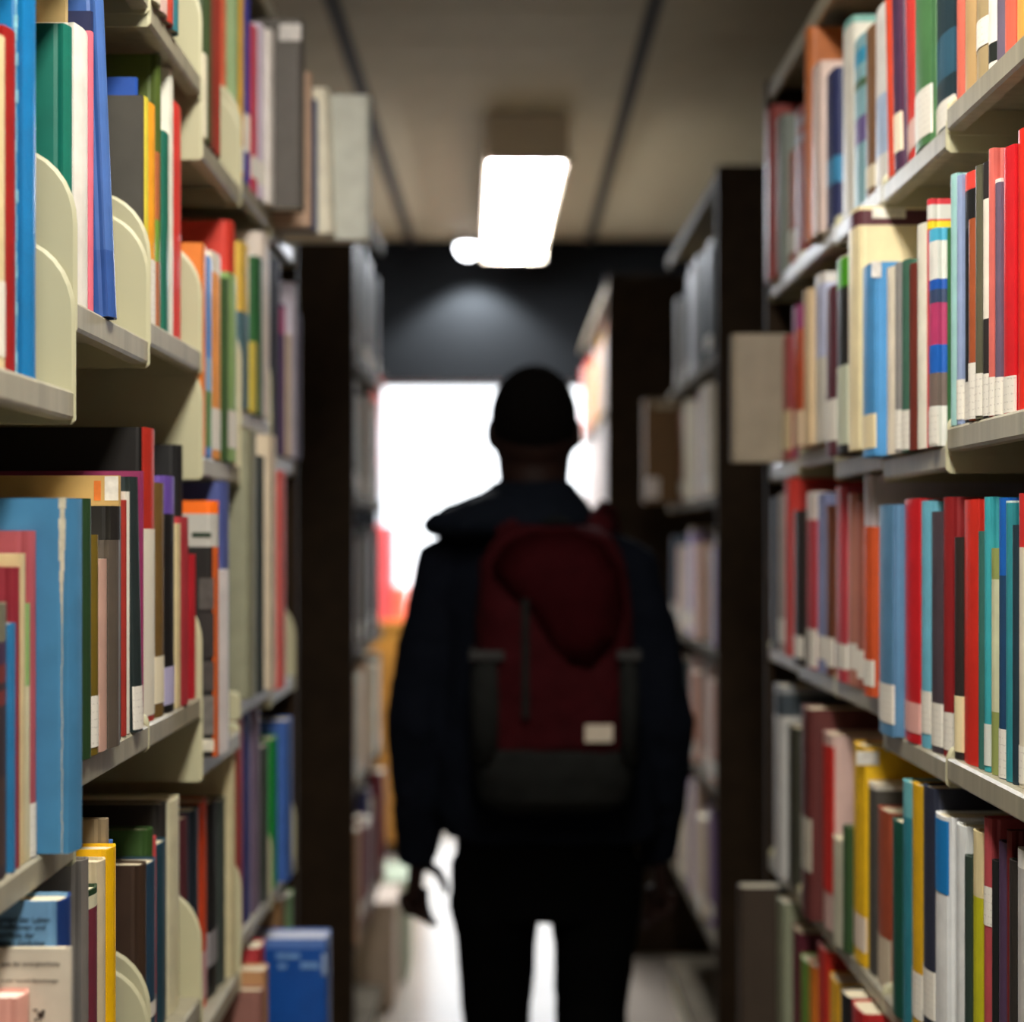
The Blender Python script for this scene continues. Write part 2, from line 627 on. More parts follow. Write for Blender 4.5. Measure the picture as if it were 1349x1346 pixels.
def row(side, bay, si, start, end, entries, a=None, lab=0.0, rowname='', grp=''):
    """Books standing from near to far. Each entry: spine near edge px, spine far edge px, top px, colour, name, options.
    Neighbours touch; how far each spine stands out of the row follows from where its edge is seen."""
    sg = -1 if side == 'L' else 1
    a = a or (AL if side == 'L' else AR)
    zb = SH[(side, bay)][si]
    cur = start
    out = []
    for e in entries:
        x1, x2, yt, hx, nm = e[:5]
        o = dict(e[5]) if len(e) > 5 else {}
        D1, D2 = abs(x1 - VX), abs(x2 - VX)
        A = D1 * cur / F
        lo_, hi_ = a + o.get('out', -0.06), a + o.get('in', 0.05)
        Y1 = cur
        if A < lo_:
            A = lo_
            Y1 = max(cur, F * A / D1)
        elif A > hi_:
            A = hi_
        Y2 = max(F * A / D2, Y1 + 0.006)
        if Y2 - Y1 > 0.075:
            Y2 = Y1 + 0.075
        out.append([Y1, Y2, D1, A, yt, hx, nm, o])
        cur = Y2 + 0.0004
    if cur > end:
        k = (end - start) / (cur - start)
        for q in out:
            oldY = q[0]
            q[0] = start + (q[0] - start) * k
            q[1] = start + (q[1] - start) * k
            q[3] = min(max(q[2] * q[0] / F, a + q[7].get('out', -0.06) - 0.03), a + 0.05)
    for Y1, Y2, D1, A, yt, hx, nm, o in out:
        top = (VY - yt) * Y1 / F
        h = top - zb
        above = (SH[(side, bay)][si - 1] - FH if si > 0 else (TOPL if side == 'L' else TOPZ) - 0.03) - zb - 0.004
        if h > above and yt > 0:
            print('TALL', side, bay, si, nm, round(h, 3), round(above, 3))
        h = max(0.10, min(h, above - (0.012 * rnd.random() if yt <= 0 else 0)))
        d = o.get('d', min(0.24, max(0.12, h * 0.72)))
        d = min(d, a + DEPTH - A - 0.002)
        if 'label' not in o and rnd.random() < lab and (Y2 - Y1) > 0.008:
            o['label'] = True
        RECS.append(dict(sg=sg, side=side, Y1=Y1, t=Y2 - Y1 - 0.0003, A=A, zb=zb, h=h, d=d, hex=hx, name=nm, o=o, row=rowname, group=grp))


LN = {0: 'nearest', 1: 'second', 2: 'third', 3: 'fourth', 4: 'fifth', 5: 'last'}
ROWN = ['high shelf', 'eye-level shelf', 'waist-high shelf', 'low shelf', 'bottom shelf']


def R_(side, bay, si, entries, start=None, end=None, lab=None):
    s = YB[bay] + 0.006 if start is None else start
    e = YB[bay + 1] - 0.006 if end is None else end
    sn = 'left' if side == 'L' else 'right'
    bn = LN[bay] if side == 'L' else (LN[bay - 1] if bay < 5 else 'last')
    row(side, bay, si, s, e, entries, lab=(0.35 if side == 'L' else 0.75) if lab is None else lab,
        rowname='%s %s bay, %s' % (sn, bn, ROWN[si]), grp='books on the %s range, %s' % (sn, ROWN[si]))


W = '#e9e5da'
# ---------------------------------------------- left range
R_('L', 0, 1, [(-52, -36, 30, '#5d625c', 'grey green'), (-36, -16, 60, '#b9a779', 'straw coloured'), (-16, 0, 25, '#2c2826', 'black'),
               (1, 10, 45, '#dcc89a', 'worn cream', {'label': (370, 470, '#e6e0d2')}), (10, 26, 33, '#9c1a18', 'dark red', {'rough': 0.4}),
               (36, 53, -70, '#0f78b8', 'scuffed bright blue', {'wrap': 0.014, 'rough': 0.35})], start=1.262, lab=0)
R_('L', 0, 2, [(-26, -10, 640, '#5a4a3c', 'brown'), (-9, 15, 797, '#3c3034', 'dark patterned', {'bands': [(797, 850, '#7d7a64'), (850, 880, '#4a3450'), (880, 905, '#7a3430'), (915, 935, '#7a3430'), (1030, 1150, '#4c3a34')]}),
               (16, 22, 822, '#2f7fb4', 'slim blue', {'soft': 1}), (21, 29, 748, '#8e2030', 'crimson', {'rough': 0.6}), (28, 35, 730, '#dcc796', 'cream', {'soft': 1}),
               (35, 41, 796, '#93b968', 'slim light green', {'soft': 1, 'bands': [(905, 1200, '#d8cfa8')]}), (42, 51, 700, '#b2545c', 'rose pink', {'label': (1060, 1140)}),
               (96, 114, 657, '#3d80ad', 'large blue cloth', {'weave': 1, 'rough': 0.7})], start=1.272, lab=0)
R_('L', 0, 3, [(-50, -34, 1290, '#7a6a4a', 'tan'), (-34, -12, 1285, '#84423c', 'brick red'), (29, 44, 1316, '#e8a898', 'salmon pink', {'pages': '#f2ece0'}),
               (93, 96, 1250, '#d8cebb', 'pale booklet', {'soft': 1, 'd': 0.2}), (84, 99, 1157, '#6d9cc4', 'light blue covered', {'spine': '#0c3474', 'd': 0.22})], start=1.275, lab=0)
R_('L', 1, 1, [(89, 99, 31, '#0c6e5c', 'green', {'rough': 0.45}), (103, 121, 30, '#ece7de', 'white', {'pages': '#f2eee4'}), (121, 125, 41, '#d86a7c', 'slim pink'),
               (88, 91, -60, '#b59f6b', 'tall tan', {'d': 0.2}), (121, 124, 15, '#1d2750', 'navy'),
               (148, 158, -75, '#3d63a8', 'tall royal blue', {'roll': 2.4, 'rough': 0.4, 'out': -0.09, 'spine': '#4a6fb2', 'bands': [(330, 420, '#33589f')]})], start=1.546, lab=0)
R_('L', 1, 2, [(114, 124, 657, '#20401f', 'dark green'), (124, 133, 705, '#6e5b14', 'olive', {'label': (918, 986)}), (134, 143, 737, '#cfa797', 'beige pink', {'soft': 1}),
               (149, 163, 712, '#5a5147', 'grey brown'), (151, 164, 667, '#1b1917', 'black'), (157, 160, 627, '#caa768', 'slim straw', {'soft': 1, 'front': [(124, 133, 634, 660, '#d8742c'), (138, 156, 628, 660, '#dcd8d0')]}), (164, 169, 659, '#a5322a', 'slim red'), (168, 173, 648, '#e4e0d2', 'white'),
               (183, 192, 628, '#1d2b2c', 'dark bottle green', {'label': (905, 962), 'roll': 1.2}), (188, 190, 621, '#8a2a5a', 'slim magenta')], start=1.556, lab=0)
R_('L', 2, 2, [(194, 208, 563, '#14110f', 'black boarded red spined', {'spine': '#b52a1c', 'label': (697, 945, '#e2dccb'), 'd': 0.24}), (209, 220, 636, '#6f5529', 'brown', {'label': (866, 928, '#e6dcc0')}),
               (221, 234, 627, '#151515', 'purple topped black', {'bands': [(627, 678, '#6a4ea8')], 'label': (880, 930, '#b9b4d8')}), (234, 240, 690, '#dfcc9c', 'cream', {'soft': 1}),
               (242, 252, 681, '#aa343c', 'maroon'), (237, 243, 586, '#1b1b1c', 'tall black'), (253, 261, 731, '#bb202d', 'bright red')], lab=0)
R_('L', 1, 3, [(112, 120, 1135, '#77726d', 'grey'), (120, 133, 1175, '#70293a', 'maroon', {'bands': [(1175, 1183, '#1c3a20'), (1183, 1200, '#d6d2b4')]}), (133, 143, 1137, '#d2c3a2', 'beige'),
               (146, 157, 1120, '#f4bd08', 'yellow', {'rough': 0.4}), (141, 145, 1080, '#8c7c62', 'taupe'), (147, 150, 1108, '#4a78c8', 'blue')], start=1.552, lab=0)
R_('L', 2, 3, [(188, 196, 1141, '#3d2b1f', 'dark brown', {'d': 0.18}), (197, 209, 1140, '#1f4058', 'slate navy', {'label': (1325, 1345)}), (198, 204, 1094, '#2d4d1e', 'green'), (203, 208, 1105, '#c4474a', 'red'), (209, 222, 1115, '#1c4354', 'dark teal'),
               (215, 222, 1060, '#2b2826', 'charcoal'), (226, 240, 1058, '#e0dab8', 'cream')], lab=0)
R_('L', 3, 3, [(243, 251, 1080, '#50232a', 'dark maroon'), (254, 266, 1070, '#1b2632', 'blue black'), (266, 276, 1058, '#dc4a18', 'orange', {'label': (1258, 1320, '#d8a8ac')}),
               (278, 291, 1060, '#151515', 'black', {'label': (1230, 1275, '#9a969a')}), (292, 300, 1056, '#404a46', 'grey green'), (308, 312, 990, '#cfc49c', 'tall cream')], lab=0)
R_('L', 2, 0, [(206, 215, -200, '#d8d0b8', 'ivory'), (215, 224, -200, '#c9a9a0', 'dusty pink'), (224, 231, -190, '#b5402f', 'brick red'), (231, 238, -200, '#2f6f7a', 'teal')], lab=0)
R_('L', 2, 1, [(188, 191, 126, '#4a473f', 'charcoal'), (180, 183, 102, '#1f4fa8', 'blue', {'in': 0.07}), (192, 197, 127, '#e6d648', 'slim yellow', {'soft': 1}), (198, 208, 133, '#f2a52c', 'orange', {'label': (340, 425), 'rough': 0.4}), (208, 212, 200, '#a8643c', 'slim rust', {'soft': 1, 'bands': [(290, 345, '#6a9a3a')]}), (209, 214, 35, '#4a5c22', 'tall olive green', {'d': 0.18}),
               (217, 224, 172, '#1c6e5a', 'slim teal', {'soft': 1}), (224, 230, 90, '#ecebdc', 'white', {'soft': 1}), (230, 240, 132, '#e23c34', 'bright red', {'soft': 1})], lab=0)
R_('L', 3, 0, [(270, 275, 70, '#e6dfc6', 'cream', {'soft': 1}), (275, 280, -60, '#3e4e2e', 'dark green'), (280, 286, -80, '#7a3a2c', 'red brown'), (286, 293, -80, '#9c3328', 'brick red')], lab=0)
R_('L', 4, 0, [(294, 310, -70, '#e46a4a', 'coral'), (312, 318, -60, '#8aa878', 'pale green', {'soft': 1}), (318, 327, -60, '#f2bb3c', 'yellow'), (327, 334, -40, '#3f3f98', 'purple blue', {'label': (150, 200)}),
               (336, 345, 32, '#ca4a5c', 'rose red'), (345, 357, 30, '#dccfe2', 'lavender'), (358, 367, 38, '#e8e2dc', 'white'),
               (399, 413, 25, '#56514c', 'dark grey binder', {'out': -0.09, 'd': 0.27, 'front': [(368, 397, 32, 54, '#d8d4d0')], 'bands': []})], lab=0.3)
R_('L', 5, 0, [(410, 413, 95, '#caa98f', 'tan', {'out': -0.1}), (417, 420, 130, '#2f4c7e', 'navy', {'out': -0.12}), (439, 444, 115, '#f6efd8', 'tall cream', {'out': -0.14, 'roll': 2.0}),
               (487, 490, 125, '#cdd0c6', 'pale grey', {'out': -0.16, 'd': 0.28})], start=2.86, lab=0)
R_('L', 3, 1, [(267, 273, 320, '#ea8538', 'orange', {'soft': 1}), (273, 281, 336, '#3f86d2', 'sky blue', {'soft': 1, 'bands': [(470, 515, '#8ab8e0'), (515, 590, '#4f8a2a')]}),
               (282, 298, 330, '#f2a04a', 'pale orange', {'bands': [(330, 357, '#eee6d6')], 'label': (537, 592)}), (298, 303, 366, '#38562f', 'slim dark green'), (304, 316, 358, '#8fb06a', 'light green', {'label': (540, 590)}),
               (305, 312, 290, '#d0392a', 'tall red')], lab=0)
R_('L', 4, 1, [(321, 335, 318, '#4b6c74', 'yellow topped slate', {'bands': [(318, 410, '#dcb84c')]}), (335, 341, 450, '#d8c24e', 'slim yellow'), (341, 349, 335, '#1f5c2a', 'green', {'bands': [(300, 338, '#e0dcd0')]}),
               (349, 358, 305, '#e2d5ca', 'pinkish white')], lab=0)
R_('L', 5, 1, [(359, 366, 330, '#1c2226', 'black spiral bound'), (366, 373, 340, '#2b2a3c', 'blue black'), (373, 381, 400, '#5c2f6c', 'purple', {'bands': [(405, 440, '#b8407a')]}),
               (381, 391, 440, '#dac4a8', 'beige'), (388, 399, 372, '#cfc8d8', 'pale lilac'), (394, 404, 412, '#3d3552', 'dark purple')], lab=0)
R_('L', 3, 2, [(286, 290, 660, '#1a1816', 'black film strip covered', {'d': 0.2, 'bands': [(655, 678, '#ff7412'), (678, 722, '#b8b6ae')], 'spine': '#c85a20', 'spine_only': 0,
                'front': [(262, 282, 762, 803, '#54504c'), (262, 282, 808, 866, '#2e2b29'), (262, 282, 872, 910, '#45413e'), (262, 282, 917, 968, '#6d6964'), (263, 282, 974, 990, '#d8d2c0'), (253, 278, 702, 708, '#16301a')]}),
               (292, 312, 752, '#ede6e4', 'white', {'rough': 0.5}), (297, 304, 632, '#4a5590', 'tall navy', {'in': 0.06})], lab=0)
R_('L', 4, 2, [(331, 341, 566, '#8e8e76', 'tall grey olive'), (342, 358, 600, '#2f3a36', 'dark green'), (358, 367, 560, '#dacab0', 'pale cream')], lab=0)
R_('L', 5, 2, [(371, 391, 605, '#e0645c', 'coral pink')], lab=0)
R_('L', 4, 3, [(313, 323, 892, '#aa322f', 'brick red'), (323, 336, 910, '#29307a', 'navy', {'bands': [(905, 920, '#c8c4cc')]}), (336, 347, 905, '#7c6a82', 'mauve'), (348, 357, 985, '#3d4438', 'olive grey')], lab=0)
R_('L', 5, 3, [(360, 378, 975, '#1a9c3a', 'bright green'), (380, 394, 950, '#3c62ae', 'blue')], lab=0)
SH[('L', 4)][4] = -0.97
R_('L', 4, 4, [(346, 350, 1306, '#93655c', 'reddish brown', {'out': -0.09, 'd': 0.25}), (350, 356, 1280, '#b98a60', 'tan'), (344, 352, 1250, '#a83038', 'dark red')], lab=0)
R_('L', 5, 4, [(432, 441, 1237, '#1450a4', 'worn bright blue', {'out': -0.13, 'd': 0.26, 'rough': 0.35, 'pages': '#cfd4e6', 'bands': [(1236, 1250, '#5a80c8')], 'front': [(364, 395, 1256, 1263, '#6f9ad0'), (366, 378, 1270, 1276, '#6f9ad0'), (396, 420, 1268, 1276, '#6f9ad0'), (424, 430, 1256, 1285, '#8fa6c8')]}),
               (372, 379, 1187, '#7a5a34', 'brown'), (381, 398, 1183, '#6c9c5c', 'sage green')], start=2.835, lab=0)
# ---------------------------------------------- right range
R_('R', 1, 0, [(1366, 1351, -130, '#35568a', 'blue'), (1350, 1335, -120, '#e4a24c', 'amber'), (1333, 1319, -130, '#d8644e', 'coral'), (1319, 1310, -120, '#6a6072', 'grey purple'),
               (1309, 1298, -140, '#e8e4da', 'black footed white', {'bands': [(54, 80, '#1c2420')]}), (1297, 1282, -110, '#a9956e', 'khaki', {'label': (20, 57)}), (1281, 1267, -110, '#bd9c6c', 'light brown'),
               (1266, 1257, -120, '#d06a58', 'slim coral')], start=1.575, lab=0)
R_('R', 2, 0, [(1252, 1228, -70, '#1f353e', 'dark teal', {'label': (124, 160), 'bands': [(35, 95, '#2f5a70')]}), (1222, 1199, -80, '#4c7c4c', 'green', {'label': (110, 175), 'roll': 0}),
               (1212, 1186, -60, '#e2423c', 'red', {'lean': -4, 'label': (150, 190, '#efc8c0')}), (1184, 1175, -50, '#4a2f4c', 'dark plum', {'lean': -4, 'label': (148, 200, '#efe2c8')}), (1175, 1167, -50, '#da4a2c', 'orange red', {'lean': -4})], lab=0)
R_('R', 3, 0, [(1165, 1150, 0, '#dcdad6', 'white', {'bands': [(120, 200, '#a8bcd8')]}), (1149, 1137, 30, '#7c5a3e', 'brown', {'label': (215, 245, '#e0d4b8')}), (1136, 1122, 42, '#86b2bc', 'mottled pale blue', {'bands': [(60, 80, '#3a9ac0'), (100, 112, '#4a6a4a'), (150, 185, '#6a5a90')]}),
               (1121, 1101, 20, '#dedbd0', 'ivory', {'bands': [(15, 30, '#7ab0a8')]})], lab=0)
R_('R', 4, 0, [(1098, 1079, 88, '#28305e', 'navy', {'bands': [(205, 240, '#3a8ab8')]}), (1078, 1064, 80, '#e2cbc2', 'pale pink'), (1064, 1058, 30, '#ba6a34', 'orange brown'), (1094, 1080, 32, '#c2452c', 'tall red')], lab=0)
R_('R', 5, 0, [(1056, 1042, 137, '#8c3a32', 'red patterned', {'bands': [(150, 163, '#8a7a80'), (175, 185, '#8a7a80')]}), (1046, 1030, 195, '#aa5632', 'copper', {'label': (300, 330)}), (1029, 1016, 150, '#7c857e', 'grey'), (1014, 1001, 138, '#8a2e26', 'dark red', {'out': -0.08})], lab=0)
R_('R', 1, 1, [(1368, 1351, 160, '#c0281f', 'crimson'), (1350, 1333, 166, '#e42c20', 'tall scarlet', {'rough': 0.4}), (1331, 1314, 190, '#d4202a', 'cherry red', {'rough': 0.4, 'label': (495, 548)}), (1315, 1307, 235, '#6a5c72', 'mauve', {'bands': [(232, 240, '#f0e8e0')], 'label': (497, 548)}),
               (1306, 1299, 195, '#d96c62', 'salmon', {'label': (497, 548)}), (1300, 1290, 212, '#2b2728', 'black topped white', {'bands': [(262, 420, '#efe6d8')], 'label': (492, 548)}), (1289, 1281, 217, '#5c5b48', 'olive grey', {'label': (492, 548)}),
               (1281, 1271, 287, '#a4532f', 'rust', {'label': (478, 552)}), (1280, 1264, 224, '#15191b', 'red topped black', {'bands': [(222, 248, '#ee4a40')], 'label': (502, 552)}), (1264, 1257, 230, '#94a6cc', 'pale violet', {'label': (500, 553)}),
               (1257, 1248, 228, '#9ecdca', 'aqua')], start=1.575, lab=0)
R_('R', 2, 1, [(1250, 1246, 300, '#2c6a3a', 'slim green'), (1230, 1219, 300, '#e9e8e0', 'white banded', {'bands': [(300, 317, '#4fb4d8'), (368, 381, '#1a58b8'), (381, 400, '#38486a'), (400, 455, '#b83a6a'), (455, 492, '#1a62c0'), (492, 535, '#7a6a62')], 'label': (540, 585)}),
               (1224, 1219, 262, '#d83440', 'red edged', {'bands': [(270, 290, '#dcdcd6'), (292, 302, '#e8d428')]}), (1215, 1204, 293, '#e8e4d4', 'slim ivory'), (1203, 1194, 346, '#6c2c22', 'chestnut'), (1194, 1184, 341, '#3f6a58', 'sea green', {'label': (540, 592)}),
               (1183, 1176, 345, '#8c8a88', 'grey', {'label': (540, 592)}), (1175, 1164, 350, '#eae0cc', 'cream'), (1148, 1130, 345, '#4a92cc', 'light blue', {'label': (545, 590, '#efdfb4'), 'front': [(1148, 1161, 345, 366, '#e8e4e0')]})], end=2.169, lab=0)
R_('R', 3, 1, [(1128, 1114, 272, '#f1e2b6', 'large cream file', {'bands': [(277, 297, '#5c3038')], 'front': [(1149, 1193, 274, 288, '#ece8dc')], 'd': 0.2}),
               (1113, 1099, 335, '#1c1c1a', 'green topped black', {'bands': [(320, 338, '#e2dcc4'), (338, 376, '#4ca418')], 'label': (480, 585, '#c4cbb4')}), (1098, 1084, 375, '#5a2a34', 'wine red', {'label': (525, 580)})], lab=0)
R_('R', 4, 1, [(1083, 1064, 358, '#c4cae8', 'lavender', {'bands': [(355, 372, '#ece8e4'), (470, 600, '#dcd8cc')]}), (1063, 1056, 380, '#c8b08c', 'buff'), (1054, 1040, 432, '#c4522a', 'burnt orange', {'label': (540, 590, '#e8cfae')})], lab=0)
R_('R', 5, 1, [(1052, 1040, 400, '#aa407c', 'magenta'), (1038, 1020, 440, '#a94a4a', 'faded red', {'label': (540, 592, '#e0cfa4')}), (964, 960, 440, '#8c8270', 'large grey taupe', {'out': -0.11, 'd': 0.27})], lab=0)
R_('R', 1, 2, [(1368, 1350, 640, '#3a2a2a', 'dark brown'), (1349, 1338, 650, '#c62a2a', 'crimson', {'bands': [(722, 1040, '#d8d0bc')], 'label': (985, 1035)}), (1338, 1331, 692, '#1e3440', 'ink blue'), (1330, 1322, 660, '#2e8c96', 'deep teal', {'bands': [(655, 663, '#c8e0e0')]}),
               (1322, 1312, 656, '#1362ba', 'cobalt blue', {'bands': [(760, 1000, '#1c4468')], 'label': (962, 1030)}), (1312, 1302, 723, '#94a05c', 'olive cream', {'bands': [(764, 940, '#cfd2ae')]}), (1301, 1294, 655, '#3aa8b2', 'tall aqua', {'label': (955, 1010, '#d8dcd4')}),
               (1293, 1286, 700, '#356a62', 'dull green'), (1284, 1265, 658, '#d22c20', 'red'), (1263, 1254, 708, '#2c2724', 'black', {'label': (918, 992, '#efdfb0')})], start=1.575, lab=0)
R_('R', 2, 2, [(1250, 1239, 655, '#921e22', 'dark red', {'label': (940, 990)}), (1236, 1223, 674, '#4b4048', 'charcoal', {'label': (928, 985)}), (1221, 1210, 660, '#6cb6ce', 'pale cyan', {'label': (912, 968)}),
               (1207, 1188, 657, '#d2222a', 'bright red', {'rough': 0.4, 'label': (928, 968, '#e8b0a8')}), (1172, 1152, 665, '#5586ac', 'slate blue', {'label': (903, 955), 'weave': 1})], start=1.868, lab=0)
R_('R', 3, 2, [(1146, 1134, 694, '#d2562a', 'orange'), (1146, 1135, 626, '#ccc8d0', 'tall white'), (1134, 1126, 660, '#a25c4a', 'brick brown'), (1125, 1114, 650, '#bb7a68', 'dusty pink'), (1112, 1096, 640, '#c4424c', 'rose red')], lab=0.9)
R_('R', 4, 2, [(1094, 1085, 665, '#6c3c26', 'brown'), (1084, 1074, 650, '#828ab4', 'lilac'), (1071, 1055, 648, '#bb3a44', 'raspberry', {'bands': [(648, 685, '#e0d4cc')], 'label': (830, 880)}), (1053, 1041, 672, '#1e1917', 'black')], lab=0.9)
R_('R', 5, 2, [(1040, 1031, 630, '#cc362c', 'red'), (1031, 1023, 650, '#a8988a', 'beige'), (1022, 1012, 655, '#2a3642', 'slate')], lab=0.9)
R_('R', 1, 3, [(1368, 1351, 1100, '#7a2a2a', 'brown red'), (1349, 1336, 1123, '#b4b2b0', 'grey picture covered', {'bands': [(1123, 1148, '#e8e8e4')]}), (1335, 1326, 1136, '#2a2724', 'black'), (1330, 1324, 1096, '#6e1c1e', 'oxblood'),
               (1322, 1312, 1112, '#4c3652', 'dark purple'), (1311, 1304, 1136, '#15191a', 'slim black'), (1302, 1293, 1080, '#b44a50', 'rose', {'label': (1170, 1222)}), (1289, 1278, 1098, '#dacb9c', 'lime and cream', {'bands': [(1185, 1500, '#b9b81c')]}),
               (1275, 1268, 1130, '#2a3c34', 'dark green'), (1267, 1256, 1090, '#e2e6e6', 'white')], start=1.575, lab=0)
R_('R', 2, 3, [(1243, 1228, 1078, '#e4e6e6', 'blue topped white', {'label': (1083, 1180, '#0c76bc')}), (1226, 1212, 1040, '#292e40', 'midnight blue', {'label': (1282, 1346)}), (1210, 1198, 1037, '#d9a918', 'mustard yellow', {'label': (1285, 1346)}), (1196, 1186, 1032, '#2b7c8c', 'teal', {'bands': [(1032, 1080, '#6ab0b8')]}),
               (1184, 1172, 1085, '#0e4c3e', 'forest green')], lab=0)
R_('R', 3, 3, [(1168, 1153, 1072, '#a34c32', 'rust', {'label': (1240, 1310, '#cfc0a8')}), (1151, 1141, 1035, '#4c4a46', 'charcoal', {'bands': [(1033, 1042, '#dcd8cc')]}), (1136, 1114, 985, '#f3c21e', 'large yellow', {'label': (1210, 1256, '#e8d8c8'), 'front': [(1128, 1158, 990, 1008, '#d8d4cc')], 'd': 0.25}),
               (1113, 1108, 1090, '#2f4c2c', 'slim green'), (1106, 1094, 1110, '#cac9b2', 'cream')], lab=0)
R_('R', 4, 3, [(1094, 1067, 970, '#d4b4ac', 'red striped pink', {'label': (985, 1180, '#cc2a22')}), (1064, 1047, 935, '#5c2a28', 'dark maroon', {'label': (1080, 1150, '#b8b4a4')})], lab=0)
R_('R', 5, 3, [(1045, 1029, 960, '#3c3c30', 'dark olive'), (1026, 1009, 905, '#bcbcba', 'slate topped silver', {'bands': [(905, 945, '#3a444c'), (900, 915, '#8a8e92')], 'out': -0.08})], lab=0)
R_('R', 3, 4, [(1134, 1116, 1318, '#b42222', 'red'), (1115, 1104, 1300, '#1a1a1c', 'black')], lab=0.5)
R_('R', 4, 4, [(1102, 1086, 1297, '#eab222', 'yellow'), (1086, 1072, 1255, '#c42a20', 'red'), (1071, 1063, 1275, '#da7c20', 'orange'), (1062, 1052, 1270, '#6c9c3a', 'green')], lab=0.5)
R_('R', 5, 4, [(1051, 1039, 1230, '#6c2a3a', 'purple red'), (1030, 1014, 1190, '#8c927a', 'sage'), (974, 970, 1155, '#3c3128', 'dark brown boxed', {'out': -0.1, 'd': 0.26, 'pages': '#b8ad90', 'ov': -0.0})], lab=0)

# ---------------------------------------------- ranges beyond the cross aisle
A2L, A2R, A3R = 0.377, 0.506, 0.343
Y2N = 4.05


def far_row(side, a, y0, y1, z, pal, hmin, hmax, rowname, grp, tmin=0.08, tmax=0.11, out=0.0, fill=0.95, store=True):
    sg = -1 if side == 'L' else 1
    y = y0 + 0.01
    res = []
    k = 0
    while True:
        t_ = rnd.uniform(tmin, tmax)
        if y + t_ > y0 + (y1 - y0) * fill:
            break
        hx, nm = pal[(k + (rnd.random() < 0.3)) % len(pal)]
        k += 1
        h = rnd.uniform(hmin, hmax)
        A = a + 0.012 + rnd.uniform(-0.018, 0.02) - out
        o = {'label': True} if rnd.random() < 0.6 else {}
        if t_ > 0.006:
            res.append(dict(sg=sg, side=side, Y1=y, t=t_ - 0.0006, A=A, zb=z, h=h, d=min(0.17, a + DEPTH - A - 0.004), hex=hx, name=nm, o=o, row=rowname, group=grp))
        y += t_
    if store:
        RECS.extend(res)
    return res


ZL = [0.447, 0.10, -0.28, -0.62, -1.0]
for i in range(3):
    y0 = Y2N + i * 0.3167
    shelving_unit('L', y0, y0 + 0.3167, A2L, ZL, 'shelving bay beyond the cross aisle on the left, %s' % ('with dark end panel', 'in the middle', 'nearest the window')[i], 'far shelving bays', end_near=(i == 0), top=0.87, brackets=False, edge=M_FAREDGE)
PL = {
    0: [('#8d978c', 'grey green'), ('#5c4a30', 'brown'), ('#3a4238', 'dark green'), ('#9aa69c', 'pale grey'), ('#7a848a', 'blue grey')],
    1: [('#58604e', 'olive'), ('#b8ada0', 'stone'), ('#4c5048', 'dark grey'), ('#7c8474', 'sage')],
    2: [('#5a3c3c', 'brown red'), ('#3f4434', 'olive'), ('#6a5a4a', 'brown'), ('#40443a', 'dark green')],
    3: [('#d4ae88', 'tan'), ('#3c5450', 'teal'), ('#cfa880', 'beige'), ('#e6e2c8', 'cream')],
    4: [('#2c2c66', 'navy'), ('#b88a60', 'tan'), ('#d8d2b8', 'cream'), ('#7a2c34', 'maroon'), ('#c8c4d8', 'lilac')]}
HL = [(0.27, 0.33), (0.24, 0.29), (0.24, 0.31), (0.24, 0.29), (0.24, 0.33)]
RN = ['high shelf', 'eye-level shelf', 'waist-high shelf', 'low shelf', 'bottom shelf']
for i, z in enumerate(ZL):
    far_row('L', A2L, Y2N, Y2N + 0.95, z, PL[i], HL[i][0], HL[i][1], 'far left range, ' + RN[i], 'far left books, ' + RN[i], out=0.015 if i == 4 else 0.0, fill=1.0)
ZR = [0.45, 0.10, -0.28, -0.62, -1.0]
for i in range(4):
    y0 = Y2N + i * 0.3167
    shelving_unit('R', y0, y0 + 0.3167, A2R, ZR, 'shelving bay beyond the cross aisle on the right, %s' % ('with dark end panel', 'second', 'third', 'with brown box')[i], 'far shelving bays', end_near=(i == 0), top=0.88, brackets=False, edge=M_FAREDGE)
PR = {
    0: [('#9a9496', 'grey'), ('#3c4648', 'slate'), ('#9c8468', 'tan'), ('#36443e', 'dark green'), ('#84807a', 'stone'), ('#8a4634', 'rust')],
    1: [('#7478a8', 'violet'), ('#efe9d8', 'white'), ('#e6dcc0', 'cream'), ('#ded2bc', 'ivory'), ('#8c4a3c', 'brown red')],
    2: [('#8a847e', 'grey'), ('#9a84c0', 'purple'), ('#efe8d2', 'cream'), ('#ece4d0', 'ivory'), ('#dcb8a8', 'pink'), ('#2c4a58', 'navy')],
    3: [('#36484c', 'slate'), ('#2c3c40', 'dark teal'), ('#c08870', 'salmon'), ('#a89a8c', 'stone')],
    4: [('#8a5c54', 'brown'), ('#b8a090', 'stone'), ('#6a4a86', 'purple'), ('#c8b8a0', 'beige'), ('#dcd2ba', 'cream')]}
HR = [(0.26, 0.32), (0.26, 0.29), (0.24, 0.31), (0.24, 0.29), (0.24, 0.33)]
for i, z in enumerate(ZR):
    far_row('R', A2R, Y2N, Y2N + 1.267, z, PR[i], HR[i][0], HR[i][1], 'far right range, ' + RN[i], 'far right books, ' + RN[i], tmin=0.09, tmax=0.12, fill=0.82 if i == 1 else 0.99)
